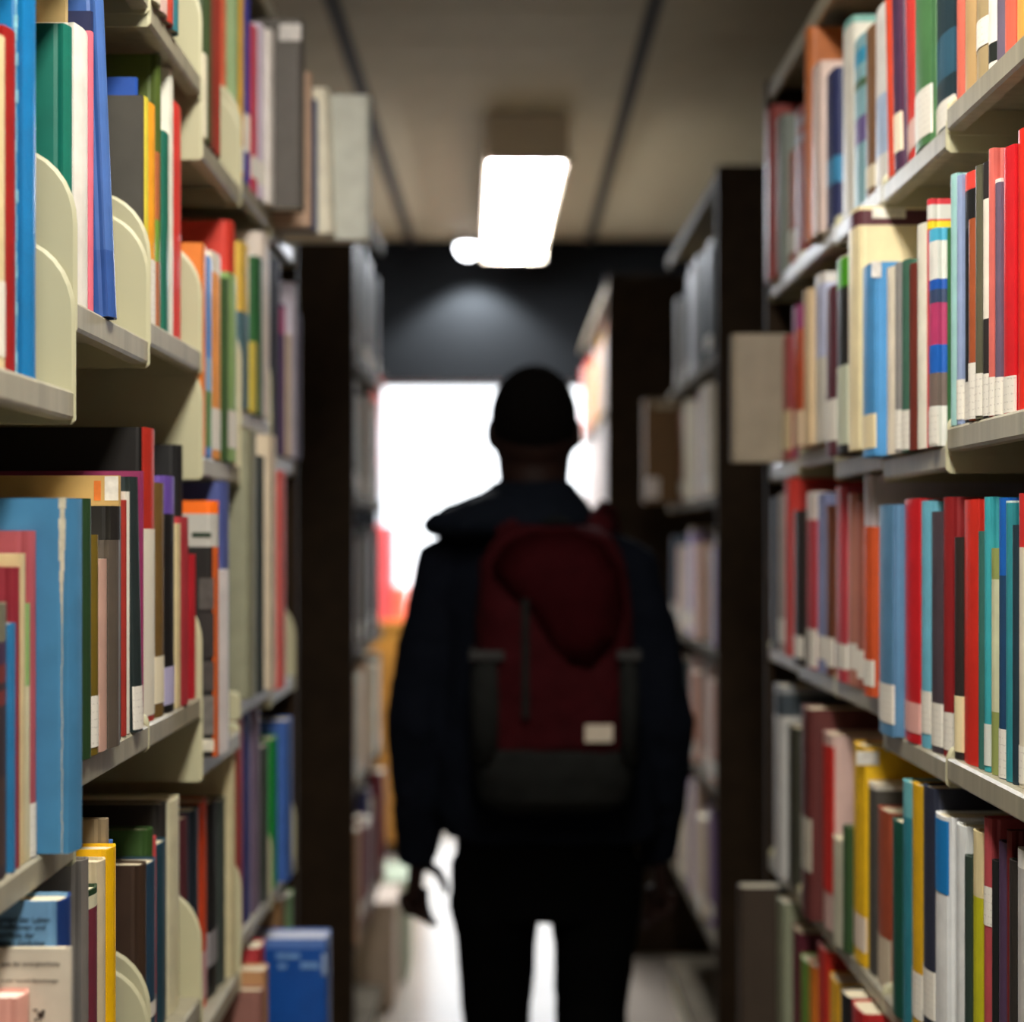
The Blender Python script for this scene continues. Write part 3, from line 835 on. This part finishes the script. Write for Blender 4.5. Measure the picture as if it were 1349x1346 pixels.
# third range on the right, close to the window
for i in range(3):
    y0 = 5.8 + i * 0.72
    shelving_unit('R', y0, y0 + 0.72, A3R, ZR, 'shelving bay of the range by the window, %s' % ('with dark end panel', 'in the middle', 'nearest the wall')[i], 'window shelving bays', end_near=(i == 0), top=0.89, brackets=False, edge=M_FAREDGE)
P3 = [('#b4aeaa', 'white'), ('#9c2c26', 'red'), ('#a8781c', 'yellow'), ('#b08474', 'pink'), ('#bcb4b0', 'white'), ('#9c928a', 'stone')]
P3W = [('#ccc4c0', 'white'), ('#c8beb6', 'ivory'), ('#bcaea6', 'pale pink'), ('#cec6c2', 'white')]
stuff = {}
for i, z in enumerate(ZR):
    for r in far_row('R', A3R, 5.8, 7.96, z, P3 if i in (0, 4) else P3W, 0.25, 0.32, '', '', tmin=0.03, tmax=0.06, store=False):
        stuff.setdefault(r['hex'], []).append(r)
sbm = bmesh.new()
smats = []
for hx, rs in stuff.items():
    smats.append(mat(hx, 0.55, 0.1, 25))
    for r in rs:
        n0 = len(sbm.faces)
        box(sbm, r['A'], r['A'] + r['d'], r['Y1'], r['Y1'] + r['t'], H + r['zb'] + 0.001, H + r['zb'] + r['h'])
        sbm.faces.ensure_lookup_table()
        for f in sbm.faces[n0:]:
            f.material_index = len(smats) - 1
so = obj('distant_books', sbm, smats)
so['kind'] = 'stuff'
tag(so, 'blurred pale books filling the range by the window behind the dark panel', 'books')

# ---------------------------------------------- build the books, then say which is which
for r in RECS:
    make_book(r)


def size_word(r):
    if r['h'] > 0.33:
        return 'tall '
    if r['h'] < 0.2:
        return 'short '
    return ''


used = {}
def words(s):
    return len(s.replace('-', ' ').split())


for i, r in enumerate(RECS):
    pv = RECS[i - 1] if i > 0 and RECS[i - 1]['row'] == r['row'] else None
    nx = RECS[i + 1] if i + 1 < len(RECS) and RECS[i + 1]['row'] == r['row'] else None
    nm = r['name'] + ' book'
    feats = ' with white label' if (r['o'].get('label') and 'Y1' in r and r['Y1'] < 3.2) else ''
    if pv and nx:
        nb = ' between %s and %s' % (pv['name'], nx['name'])
    elif nx:
        nb = ' first in row before %s' % nx['name']
    elif pv:
        nb = ' last in row after %s' % pv['name']
    else:
        nb = ' alone'
    cands = [nm + nb + ', ' + r['row'], nm + feats + nb + ', ' + r['row'], size_word(r) + nm + nb + ', ' + r['row']]
    cands = [c for c in cands if words(c) <= 16] or [nm + (' after ' + pv['name'] if pv else ' before ' + nx['name'] if nx else '') + ', ' + r['row']]
    if words(cands[0]) > 16:
        cands = [nm + ', ' + r['row']]
    # far blurred rows repeat their colours: count from the near end there
    lab = next((c for c in cands if c not in used), None)
    if lab is None:
        same = [q for q in RECS[:i] if q['row'] == r['row'] and q['name'] == r['name']]
        lab = '%s, %s %s one from the near end, %s' % (nm, ('second third fourth fifth sixth seventh eighth'.split() + ['later'] * 20)[max(0, len(same) - 1)], r['name'].split()[-1], r['row'])
    used[lab] = 1
    r['root']['label'] = lab

# printed lines on the two covers at the foot of the nearest left bay


def cover_text(rec, lines, px, size, hx):
    cov = [c for c in rec['root'].children if c.name.startswith('cover')][0]
    for s, py in lines:
        cu = bpy.data.curves.new('cover_text', 'FONT')
        cu.body = s
        cu.size = size
        cu.align_x = 'LEFT'
        cu.extrude = 0.0002
        tmp = bpy.data.objects.new('cover_text_curve', cu)
        COL.objects.link(tmp)
        bpy.context.view_layer.update()
        me = bpy.data.meshes.new_from_object(tmp.evaluated_get(bpy.context.evaluated_depsgraph_get()))
        bpy.data.objects.remove(tmp)
        me.materials.clear()
        o = link('cover_text', me, mat(hx, 0.6, 0.02), cov)
        Y = rec['Y1']
        o.location = (wx(px, Y) - rec['sg'] * rec['A'], -0.0008, (VY - py) * Y / F - rec['zb'])
        o.rotation_euler = (math.pi / 2, 0, 0)


for r in RECS:
    if r['name'] == 'light blue covered':
        cover_text(r, [('Spiegel der Leben', 1215), ('Traditionen und', 1225), ('Symbole der', 1235.5), ('neuen Gedichte', 1246)], -4, 0.0062, '#12202c')
    if r['name'] == 'pale booklet':
        cover_text(r, [('gott der unvergleichliche', 1272.5)], 2, 0.0048, '#3a3026')
        cover_text(r, [('in einer Auswahl Betrachtungen', 1294)], 1, 0.0037, '#4a4034')
        cov = [c for c in r['root'].children if c.name.startswith('cover')][0]
        bm = bmesh.new()
        Y = r['Y1']
        for (pa, pb, qa, qb) in ((50, 58, 1334, 1341), (52, 54, 1340, 1346), (44, 50, 1330, 1332), (55, 59, 1331, 1336), (46, 49, 1342, 1346)):
            box(bm, wx(pa, Y) - r['sg'] * r['A'], wx(pb, Y) - r['sg'] * r['A'], -0.0009, -0.0002, (VY - qb) * Y / F - r['zb'], (VY - qa) * Y / F - r['zb'])
        obj('cover_drawing', bm, mat('#3a2e26', 0.6, 0.05), cov)

# worn joints on the blue cloth book and scuffs on the bright blue one
for r in RECS:
    if r['name'] in ('large blue cloth', 'scuffed bright blue'):
        cov = [c for c in r['root'].children if c.name.startswith('cover')][0]
        bm = bmesh.new()
        rr = random.Random(3)
        big = r['name'].startswith('large')
        for k in range(34):
            z0 = r['h'] * k / 34
            u = 1 - k / 34
            wdt = (0.0003 + (0.0036 * max(0, 1 - u * 2.6) * rr.uniform(0.3, 1.2))) if big else rr.choice((0.0004, 0.0009, 0.0016, 0.0004))
            cx = -(0.0095 + rr.uniform(-0.0004, 0.0004) + (0.0 if big else 0.0))
            box(bm, cx - wdt, cx + wdt, 0.0002, 0.0014, z0, z0 + r['h'] / 34 + 0.0004)
        obj('worn_joint', bm, mat('#cfcab4' if big else '#8fd0e0', 0.8, 0.2, 90), cov)

# ------------------------------------------------------------------ furniture by the window
cab = thing('wooden_cabinet', 'ochre wooden cabinet standing under the window at the left', 'cabinet', (-0.66, 7.72, 0))
obj('body', bx(-0.28, 0.28, -0.18, 0.18, 0.06, wz(818, 7.6) - 0.02, bev=0.004), mat('#b07a2c', 0.45, 0.15, 12), cab)
obj('plinth', bx(-0.26, 0.26, -0.16, 0.16, 0, 0.06), M_DARKWOOD, cab)
tz = wz(818, 7.6)
obj('top', bx(-0.29, 0.29, -0.19, 0.19, tz - 0.02, tz, bev=0.003), mat('#b8842f', 0.4, 0.12, 12), cab)
for rz in range(5):
    for cx in range(3):
        d_ = obj('drawer', bx(-0.26 + cx * 0.175, -0.26 + cx * 0.175 + 0.168, -0.188, -0.18, 0.1 + rz * 0.17, 0.1 + rz * 0.17 + 0.16), mat('#a9742a', 0.45, 0.15, 12), cab)
        obj('drawer_pull', bx(-0.26 + cx * 0.175 + 0.06, -0.26 + cx * 0.175 + 0.11, -0.2, -0.188, 0.17 + rz * 0.17, 0.185 + rz * 0.17), M_TRIM, d_)


def filing_box(x0, x1, y, z1, hx, label):
    t_ = thing('filing_box', label, 'box', ((x0 + x1) / 2, y, tz), 'boxes on the wooden cabinet')
    hw = (x1 - x0) / 2
    obj('body', bx(-hw, hw, -0.12, 0.12, 0.0005, z1 - tz, bev=0.004), mat(hx, 0.5, 0.08, 20), t_)
    obj('label_holder', bx(-hw * 0.5, hw * 0.5, -0.123, -0.12, 0.08, 0.12), mat(hx, 0.4, 0.05), t_)
    return t_


filing_box(-0.60, -0.53, 7.74, wz(692, 7.7), '#ff5a5c', 'tall coral red filing box on the ochre cabinet')
filing_box(-0.525, -0.47, 7.74, wz(772, 7.7), '#ff7a5e', 'shorter orange red filing box on the ochre cabinet')
cu = thing('curtain', 'narrow red curtain hanging at the edge of the window', 'curtain', (wx(496, 8.22), 8.22, 0))
bm = bmesh.new()
pts = [(-0.02 + 0.04 * i / 24, 0.016 * math.sin(i * 1.3)) for i in range(25)]
outline = pts + [(p[0], p[1] + 0.004) for p in reversed(pts)]
prism(bm, outline, 'z', wz(650, 8.22), GZ1 + 0.01)
obj('cloth', bm, mat('#c8402c', 0.8, 0.1, 30), cu)
bm = bmesh.new()
box(bm, -0.03, 0.03, -0.02, 0.075, GZ1 + 0.01, GZ1 + 0.03)
obj('rail', bm, M_TRIM, cu)


def archive_box(x0, x1, y0, y1, ht, hx, label):
    t_ = thing('archive_box', label, 'box', ((x0 + x1) / 2, (y0 + y1) / 2, 0), 'boxes on the floor')
    a_, b_ = (x1 - x0) / 2, (y1 - y0) / 2
    obj('body', bx(-a_, a_, -b_, b_, 0.0005, ht - 0.05, bev=0.003), mat(hx, 0.7, 0.06, 20), t_)
    obj('lid', bx(-a_ - 0.004, a_ + 0.004, -b_ - 0.004, b_ + 0.004, ht - 0.05, ht, bev=0.003), mat(hx, 0.65, 0.05, 20), t_)
    return t_


archive_box(-0.52, -0.35, 5.10, 5.36, 0.33, '#cdb9a4', 'beige archive box on the floor at the far left range')
archive_box(-0.50, -0.33, 5.42, 5.72, 0.33, '#a9b496', 'pale green archive box on the floor behind the beige one')

# brown box that sticks out of the far right range
bb = thing('box_file', 'brown box file with white tag sticking out of the far right shelf', 'box file', (0.482, 5.1, H + 0.1006))
obj('body', bx(-0.065, 0.10, 0.0, 0.09, 0, 0.315, bev=0.003), mat('#6a4a18', 0.6, 0.1, 20), bb)
obj('tag', bx(-0.06, -0.022, -0.0015, 0, 0.012, 0.075), mat('#e8e0dc', 0.6, 0.03), bb)
obj('spine_label', bx(-0.04, 0.03, -0.0015, 0, 0.288, 0.308), mat('#b0a48c', 0.6, 0.03), bb)


# ------------------------------------------------------------------ the person
def ring_loft(bm, rings, n=28, cap=True):
    """rings: (cx, cy, z, rx, ry, exponent)."""
    prev = None
    first = None
    for (cx, cy, z, rx, ry, ex) in rings:
        vs_ = []
        for i in range(n):
            a = 2 * math.pi * i / n
            c, s = math.cos(a), math.sin(a)
            vs_.append(bm.verts.new((cx + rx * math.copysign(abs(c) ** (2 / ex), c), cy + ry * math.copysign(abs(s) ** (2 / ex), s), z)))
        if prev:
            for i in range(n):
                j = (i + 1) % n
                bm.faces.new((prev[i], prev[j], vs_[j], vs_[i]))
        else:
            first = vs_
        prev = vs_
    if cap:
        bm.faces.new(first[::-1])
        bm.faces.new(prev)
    return bm


def tube(bm, pts, rad, n=16, squash=1.0):
    P = [Vector(p) for p in pts]
    prev = None
    first = None
    up = Vector((0, 1, 0))
    for i, p in enumerate(P):
        d = (P[min(i + 1, len(P) - 1)] - P[max(i - 1, 0)]).normalized()
        u = up - d * up.dot(d)
        if u.length < 1e-3:
            u = Vector((1, 0, 0)) - d * d.x
        u.normalize()
        v = d.cross(u)
        r = rad[i]
        ru, rv = (r if isinstance(r, (tuple, list)) else (r, r * squash))
        vs_ = [bm.verts.new(p + u * (ru * math.cos(2 * math.pi * k / n)) + v * (rv * math.sin(2 * math.pi * k / n))) for k in range(n)]
        if prev:
            for k in range(n):
                j = (k + 1) % n
                bm.faces.new((prev[k], prev[j], vs_[j], vs_[k]))
        else:
            first = vs_
        prev = vs_
    bm.faces.new(first[::-1])
    bm.faces.new(prev)
    return bm


def ball(bm, c, r, seg=24):
    ret = bmesh.ops.create_uvsphere(bm, u_segments=seg, v_segments=seg // 2, radius=1.0)
    for v in ret['verts']:
        v.co = Vector((c[0] + v.co.x * r[0], c[1] + v.co.y * r[1], c[2] + v.co.z * r[2]))
    return ret['verts']


def fuse(name, bm, m, parent, voxel, smooth=6, disp=0.0, dscale=0.1):
    """One continuous skin over overlapping solids."""
    bmesh.ops.recalc_face_normals(bm, faces=bm.faces)
    me = bpy.data.meshes.new(name)
    bm.to_mesh(me)
    bm.free()
    tmp = bpy.data.objects.new(name + '_raw', me)
    COL.objects.link(tmp)
    md = tmp.modifiers.new('r', 'REMESH')
    md.mode = 'VOXEL'
    md.voxel_size = voxel
    ms = tmp.modifiers.new('s', 'SMOOTH')
    ms.iterations = smooth
    ms.factor = 0.5
    if disp:
        tx = bpy.data.textures.new('folds', 'CLOUDS')
        tx.noise_scale = dscale
        mdp = tmp.modifiers.new('d', 'DISPLACE')
        mdp.texture = tx
        mdp.strength = disp
        mdp.mid_level = 0.5
    bpy.context.view_layer.update()
    dg = bpy.context.evaluated_depsgraph_get()
    out = bpy.data.meshes.new_from_object(tmp.evaluated_get(dg))
    bpy.data.objects.remove(tmp)
    out.materials.clear()
    for p in out.polygons:
        p.use_smooth = True
        p.material_index = 0
    out.name = name
    return link(name, out, m, parent)


PX, PY = 0.053, 3.40
SC = 2200 / 3.33


def pz(py):
    return H + (VY - py) / SC


def pxx(px):
    return (px - 705) / SC


per = thing('person', 'person seen from behind in dark hooded jacket walking down the aisle', 'person', (PX, PY, 0))
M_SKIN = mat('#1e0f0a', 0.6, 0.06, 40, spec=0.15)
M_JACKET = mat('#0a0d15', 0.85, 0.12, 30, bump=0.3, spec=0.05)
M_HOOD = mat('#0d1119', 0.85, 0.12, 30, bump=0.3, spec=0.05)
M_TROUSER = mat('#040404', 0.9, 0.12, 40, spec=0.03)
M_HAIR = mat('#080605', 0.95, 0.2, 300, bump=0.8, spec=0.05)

LSH, LEL, LWR = (pxx(580), 0.0, pz(742)), (pxx(545), -0.03, pz(958)), (pxx(546), 0.05, pz(1140))
RSH, REL, RWR = (pxx(838), 0.0, pz(748)), (pxx(879), -0.02, pz(958)), (pxx(874), 0.07, pz(1140))
HIPX = pxx(720)
LK, LA = (pxx(653), 0.05, 0.49), (pxx(655), 0.12, 0.09)
RK, RA = (pxx(780), -0.02, 0.49), (pxx(778), -0.12, 0.10)


def hand(bm, wrist, sx, curl, fwd):
    """Palm, four unequal bent fingers and a thumb leaving the side of the palm. The palm faces the thigh."""
    wv_ = Vector(wrist)
    dn = Vector((sx * 0.10, 0.18, -1)).normalized()
    side = Vector((-sx * 0.72, 0.69, 0))        # across the knuckles: forward and inward
    side = (side - dn * side.dot(dn)).normalized()
    inn = dn.cross(side)
    if inn.x * sx > 0:
        inn = -inn                               # towards the thigh
    palm = wv_ + dn * 0.055
    tube(bm, [wv_ - dn * 0.06, wv_, wv_ + dn * 0.03, palm + dn * 0.02, palm + dn * 0.045], [0.027, (0.025, 0.02), (0.034, 0.017), (0.041, 0.016), (0.036, 0.013)], 14)
    lens = (0.070, 0.079, 0.074, 0.058)
    for k, ln in enumerate(lens):
        off = side * (0.030 - 0.020 * k)
        b0 = palm + dn * 0.025 + off
        b1 = b0 + dn * 0.022
        bend = (0.35 + 0.12 * k) * curl
        d1 = (dn * math.cos(bend) + inn * math.sin(bend))
        d2 = (dn * math.cos(bend * 2.0) + inn * math.sin(bend * 2.0))
        d3 = (dn * math.cos(bend * 2.8) + inn * math.sin(bend * 2.8))
        b2 = b1 + d1 * ln * 0.42
        b3 = b2 + d2 * ln * 0.34
        b4 = b3 + d3 * ln * 0.26
        tube(bm, [b0, b1, b2, b3, b4], [0.0095, 0.0092, 0.0085, 0.0078, 0.0055], 10)
    t0 = palm - dn * 0.028 + side * 0.026
    t1 = t0 + (side * 0.75 + dn * 0.55 + inn * 0.45) * 0.030
    t2 = t1 + (side * 0.30 + dn * 0.85 + inn * 0.50) * 0.030
    t3 = t2 + (dn * 0.9 + inn * 0.35) * 0.022
    tube(bm, [t0, t1, t2, t3], [0.013, 0.0115, 0.010, 0.0065], 10)


body = bmesh.new()
hx_, hz_ = pxx(704), pz(560)
# head: cranium, jaw, neck, nose, brow, lips, ears
ball(body, (hx_, 0.005, hz_ + 0.012), (0.083, 0.099, 0.108))
ball(body, (hx_, 0.045, hz_ - 0.062), (0.060, 0.062, 0.072))
ball(body, (hx_, -0.005, hz_ - 0.026), (0.084, 0.086, 0.085))
ring_loft(body, [(hx_, -0.012, pz(700), 0.085, 0.08, 2), (hx_, -0.01, pz(672), 0.070, 0.068, 2), (hx_, -0.004, pz(630), 0.071, 0.068, 2), (hx_, 0.003, pz(595), 0.076, 0.075, 2)])
tube(body, [(hx_, 0.098, hz_ + 0.012), (hx_, 0.112, hz_ - 0.012), (hx_, 0.122, hz_ - 0.030), (hx_, 0.104, hz_ - 0.040)], [0.010, 0.012, 0.015, 0.012], 12)
for s in (-1, 1):
    ball(body, (hx_ + s * 0.013, 0.106, hz_ - 0.037), (0.009, 0.011, 0.008), 12)
    ball(body, (hx_ + s * 0.030, 0.088, hz_ + 0.022), (0.026, 0.014, 0.009), 14)
    ball(body, (hx_ + s * 0.043, 0.070, hz_ - 0.030), (0.020, 0.022, 0.016), 14)
    ball(body, (hx_ + s * 0.030, 0.086, hz_ + 0.004), (0.014, 0.010, 0.010), 14)
    ev = ball(body, (hx_ + s * 0.087, 0.0, hz_ - 0.012), (0.009, 0.020, 0.032), 16)
    bmesh.ops.rotate(body, verts=ev, cent=(hx_ + s * 0.087, 0.0, hz_ - 0.012), matrix=Matrix.Rotation(s * 0.35, 3, 'Z'))
ball(body, (hx_, 0.103, hz_ - 0.062), (0.024, 0.010, 0.0065), 14)
ball(body, (hx_, 0.100, hz_ - 0.073), (0.021, 0.011, 0.007), 14)
ball(body, (hx_, 0.088, hz_ - 0.104), (0.024, 0.022, 0.018), 14)
cx = pxx(712)
ring_loft(body, [(HIPX, 0, pz(1200), 0.14, 0.10, 2.3), (HIPX, 0, pz(1120), 0.165, 0.11, 2.4), (cx, 0, pz(1000), 0.14, 0.10, 2.3), (cx, 0, pz(860), 0.16, 0.105, 2.3),
                 (cx, 0, pz(760), 0.165, 0.10, 2.3), (cx, 0, pz(715), 0.12, 0.08, 2.2), (hx_, -0.01, pz(680), 0.07, 0.07, 2)])
for a_, b_, c_ in ((LSH, LEL, LWR), (RSH, REL, RWR)):
    tube(body, [a_, tuple((Vector(a_) + Vector(b_)) / 2), b_, tuple(Vector(b_) * 0.4 + Vector(c_) * 0.6), c_], [0.052, 0.048, 0.040, 0.037, 0.027], 14)
for k_, a_, hp in ((LK, LA, pxx(655)), (RK, RA, pxx(786))):
    tube(body, [(hp, 0, pz(1150)), ((hp + k_[0]) / 2, k_[1] / 2, 0.62), k_, (a_[0], a_[1] - 0.01, 0.32), a_], [0.080, 0.068, 0.052, 0.050, 0.036], 16)
    tube(body, [(a_[0], a_[1] - 0.05, 0.05), (a_[0], a_[1] + 0.05, 0.05), (a_[0], a_[1] + 0.16, 0.04)], [0.034, 0.036, 0.026], 12)
hand(body, LWR, -1, 1.35, 1)
hand(body, RWR, 1, 1.0, 1)
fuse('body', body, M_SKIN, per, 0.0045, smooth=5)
# short hair over the skull
hair = bmesh.new()
hv = ball(hair, (hx_, -0.003, hz_ + 0.018), (0.0895, 0.104, 0.110), 36)
for v in list(hair.verts):
    if v.co.y > 0.055 and v.co.z < hz_ + 0.070 or v.co.z < hz_ - 0.058:
        hair.verts.remove(v)
bmesh.ops.solidify(hair, geom=list(hair.faces), thickness=0.008)
hs = obj('hair', hair, M_HAIR, per, smooth=True)
for s in (-1, 1):
    eb = bmesh.new()
    ball(eb, (hx_ + s * 0.030, 0.0925, hz_ + 0.001), (0.0105, 0.006, 0.0065), 14)
    obj('eye', eb, mat('#cfc8c0', 0.3, 0.02), per, smooth=True)
    eb = bmesh.new()
    tube(eb, [(hx_ + s * 0.014, 0.101, hz_ + 0.024), (hx_ + s * 0.032, 0.099, hz_ + 0.029), (hx_ + s * 0.050, 0.086, hz_ + 0.022)], [0.003, 0.004, 0.002], 8)
    obj('eyebrow', eb, M_HAIR, per, smooth=True)

# trousers
tb = bmesh.new()
ring_loft(tb, [(HIPX, 0, pz(1212), 0.155, 0.11, 2.4), (HIPX, 0, pz(1130), 0.182, 0.125, 2.6), (HIPX, 0, pz(1040), 0.165, 0.115, 2.4)])
for k_, a_, hp, r0 in ((LK, LA, pxx(652), 0.093), (RK, RA, pxx(788), 0.095)):
    tube(tb, [(hp, 0, pz(1140)), (hp, 0.0, pz(1200)), ((hp + k_[0]) / 2, k_[1] * 0.6, 0.62), k_, (a_[0], a_[1] - 0.012, 0.30), (a_[0], a_[1] - 0.015, 0.075)], [r0, r0 + 0.002, 0.085, 0.073, 0.066, 0.063], 20)
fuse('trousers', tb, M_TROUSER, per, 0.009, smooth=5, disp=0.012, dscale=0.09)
# shoes
for a_ in (LA, RA):
    sb = bmesh.new()
    tube(sb, [(a_[0], a_[1] - 0.075, 0.045), (a_[0], a_[1] - 0.03, 0.05), (a_[0], a_[1] + 0.06, 0.045), (a_[0], a_[1] + 0.14, 0.038), (a_[0], a_[1] + 0.19, 0.03)], [(0.040, 0.036), (0.048, 0.042), (0.042, 0.045), (0.034, 0.044), (0.022, 0.03)], 16)
    tube(sb, [(a_[0], a_[1] - 0.02, 0.05), (a_[0], a_[1] - 0.02, 0.12)], [0.045, 0.042], 14)
    sh = obj('shoe', sb, mat('#0c0c0d', 0.5, 0.1), per, smooth=True)
    zmin = min(v.co.z for v in sh.data.vertices)
    for v in sh.data.vertices:
        v.co.z = max(v.co.z, 0.004)
    so_ = bmesh.new()
    prism(so_, [(a_[0] + 0.046 * math.cos(q) * (1.0 if math.sin(q) < 0 else 0.95), a_[1] + 0.055 + 0.14 * math.sin(q)) for q in [2 * math.pi * i / 20 for i in range(20)]], 'z', 0.0005, 0.02)
    obj('sole', so_, mat('#1a1a1a', 0.8, 0.1), sh)
# jacket: body, both sleeves, one skin
jb = bmesh.new()
ring_loft(jb, [(pxx(728), 0, pz(1108), 0.212, 0.135, 2.5), (pxx(722), 0, pz(1070), 0.226, 0.135, 2.5), (pxx(716), 0, pz(970), 0.222, 0.13, 2.5), (pxx(712), 0, pz(860), 0.20, 0.13, 2.5),
               (pxx(710), 0, pz(780), 0.205, 0.125, 2.5), (pxx(710), 0, pz(735), 0.195, 0.11, 2.4), (pxx(710), -0.005, pz(705), 0.165, 0.095, 2.2), (pxx(706), -0.01, pz(676), 0.115, 0.085, 2), (pxx(704), -0.01, pz(650), 0.080, 0.078, 2)])
for a_, b_, c_, inx in ((LSH, LEL, LWR, 1), (RSH, REL, RWR, -1)):
    A_, B_, C_ = Vector(a_), Vector(b_), Vector(c_)
    tube(jb, [A_ + Vector((inx * 0.06, 0, 0.022)), A_ + Vector((inx * 0.012, 0, 0.0)), (A_ * 0.5 + B_ * 0.5), B_, (B_ * 0.45 + C_ * 0.55), C_ + Vector((0, 0, 0.02)), C_ + Vector((0, 0.003, -0.018))],
         [0.060, 0.066, 0.063, 0.059, 0.054, 0.046, 0.041], 20)
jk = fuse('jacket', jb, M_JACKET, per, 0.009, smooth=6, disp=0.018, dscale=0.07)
# hood lying on the shoulders, drooping to the left
hb = bmesh.new()
ring_loft(hb, [(pxx(704), -0.01, pz(634), 0.080, 0.080, 2), (pxx(700), -0.02, pz(645), 0.092, 0.098, 2), (pxx(688), -0.03, pz(660), 0.135, 0.115, 2.1), (pxx(676), -0.045, pz(678), 0.168, 0.125, 2.2),
               (pxx(671), -0.05, pz(692), 0.178, 0.125, 2.3), (pxx(668), -0.05, pz(703), 0.160, 0.115, 2.2), (pxx(675), -0.04, pz(712), 0.12, 0.09, 2)], 36)
fuse('hood', hb, M_HOOD, per, 0.008, smooth=5, disp=0.016, dscale=0.06)

# ------------------------------------------------------------------ the backpack
bpk = thing('backpack', 'maroon and grey backpack with a small white patch on the walking person', 'backpack', (PX + pxx(727), PY, 0))
bo = pxx(727)
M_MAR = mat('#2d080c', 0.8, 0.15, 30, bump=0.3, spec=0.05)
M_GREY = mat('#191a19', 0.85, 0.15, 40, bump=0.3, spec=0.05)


def qx(px):
    return pxx(px) - bo


mb = bmesh.new()
yb = -0.225
ring_loft(mb, [(qx(727), yb, pz(972), 0.148, 0.085, 3.4), (qx(727), yb, pz(900), 0.150, 0.090, 3.4), (qx(727), yb, pz(800), 0.148, 0.088, 3.2), (qx(726), yb + 0.005, pz(740), 0.138, 0.08, 3),
               (qx(727), yb + 0.012, pz(708), 0.115, 0.068, 2.6), (qx(730), yb + 0.02, pz(694), 0.080, 0.045, 2.2)], 36)
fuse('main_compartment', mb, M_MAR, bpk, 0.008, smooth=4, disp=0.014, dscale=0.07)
mb = bmesh.new()
ring_loft(mb, [(qx(727), yb + 0.02, pz(1052), 0.105, 0.05, 3), (qx(727), yb + 0.005, pz(1035), 0.143, 0.083, 3.2), (qx(727), yb, pz(1000), 0.152, 0.092, 3.4), (qx(727), yb, pz(968), 0.152, 0.090, 3.4)], 36)
fuse('bottom_panel', mb, M_GREY, bpk, 0.008, smooth=3, disp=0.01, dscale=0.08)
# lid folded down to a point towards the right, as a shell over the front
lid = bmesh.new()
fy = yb - 0.094
lp = [(648, 742), (668, 712), (700, 700), (748, 698), (785, 712), (806, 745), (812, 790), (800, 835), (770, 866), (745, 862), (722, 838), (700, 800), (672, 775)]
def fz(px, py):
    x = qx(px)
    bulge = 0.03 * max(0.0, (740 - py) / 45.0)
    return fy + bulge + 0.018 * (abs(x) / 0.15) ** 3
c0 = lid.verts.new((qx(742), fy - 0.016, pz(775)))
ov_ = [lid.verts.new((qx(p[0]), fz(*p), pz(p[1]))) for p in lp]
mid = [lid.verts.new((qx(p[0] * 0.6 + 742 * 0.4), fz(p[0] * 0.6 + 742 * 0.4, p[1] * 0.6 + 775 * 0.4) - 0.012, pz(p[1] * 0.6 + 775 * 0.4))) for p in lp]
for i in range(len(lp)):
    j = (i + 1) % len(lp)
    lid.faces.new((ov_[i], ov_[j], mid[j], mid[i]))
    lid.faces.new((mid[i], mid[j], c0))
bmesh.ops.solidify(lid, geom=list(lid.faces), thickness=0.006)
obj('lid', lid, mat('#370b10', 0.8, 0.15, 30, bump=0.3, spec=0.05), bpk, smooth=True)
obj('zip_strip', bx(qx(686), qx(695), fy - 0.010, fy + 0.01, pz(928), pz(782), bev=0.002), M_GREY, bpk)
obj('patch', bx(qx(763), qx(797), fy - 0.006, fy + 0.006, pz(957), pz(936), bev=0.0015), mat('#b7ad9c', 0.7, 0.05, 60), bpk)
for s, x0, x1 in ((-1, 622, 664), (1, 803, 832)):
    pb = bmesh.new()
    xc = qx((x0 + x1) / 2)
    hw = (x1 - x0) / 2 / SC
    ring_loft(pb, [(xc, yb - 0.02, pz(985), hw * 0.9, 0.062, 2.8), (xc, yb - 0.025, pz(930), hw, 0.068, 2.8), (xc, yb - 0.025, pz(858), hw * 0.95, 0.066, 2.8)], 24)
    p_ = obj('side_pocket', pb, M_GREY, bpk, smooth=True)
    obj('pocket_band', bx(xc - hw * 1.02, xc + hw * 1.02, yb - 0.096, yb + 0.03, pz(858), pz(846), bev=0.003), mat('#151514', 0.7, 0.1), p_)
for s in (-1, 1):
    pts_ = [(qx(727 + s * 50), yb + 0.05, pz(712)), (qx(727 + s * 60), -0.165, pz(692)), (qx(727 + s * 66), -0.115, pz(680)), (qx(722 + s * 74), -0.05, pz(674)), (qx(720 + s * 82), 0.02, pz(679)), (qx(720 + s * 88), 0.08, pz(700)), (qx(720 + s * 92), 0.135, pz(760)), (qx(720 + s * 98), 0.135, pz(850)), (qx(725 + s * 92), 0.06, pz(930)), (qx(727 + s * 78), yb + 0.06, pz(955))]
    stb = bmesh.new()
    tube(stb, pts_, [(0.008, 0.026)] * len(pts_), 10)
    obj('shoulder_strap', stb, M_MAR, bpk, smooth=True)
hbm = bmesh.new()
tube(hbm, [(qx(712), yb + 0.02, pz(698)), (qx(716), yb + 0.0, pz(688)), (qx(730), yb - 0.005, pz(684)), (qx(744), yb + 0.0, pz(688)), (qx(748), yb + 0.02, pz(698))], [0.005] * 5, 8)
obj('grab_handle', hbm, M_GREY, bpk, smooth=True)
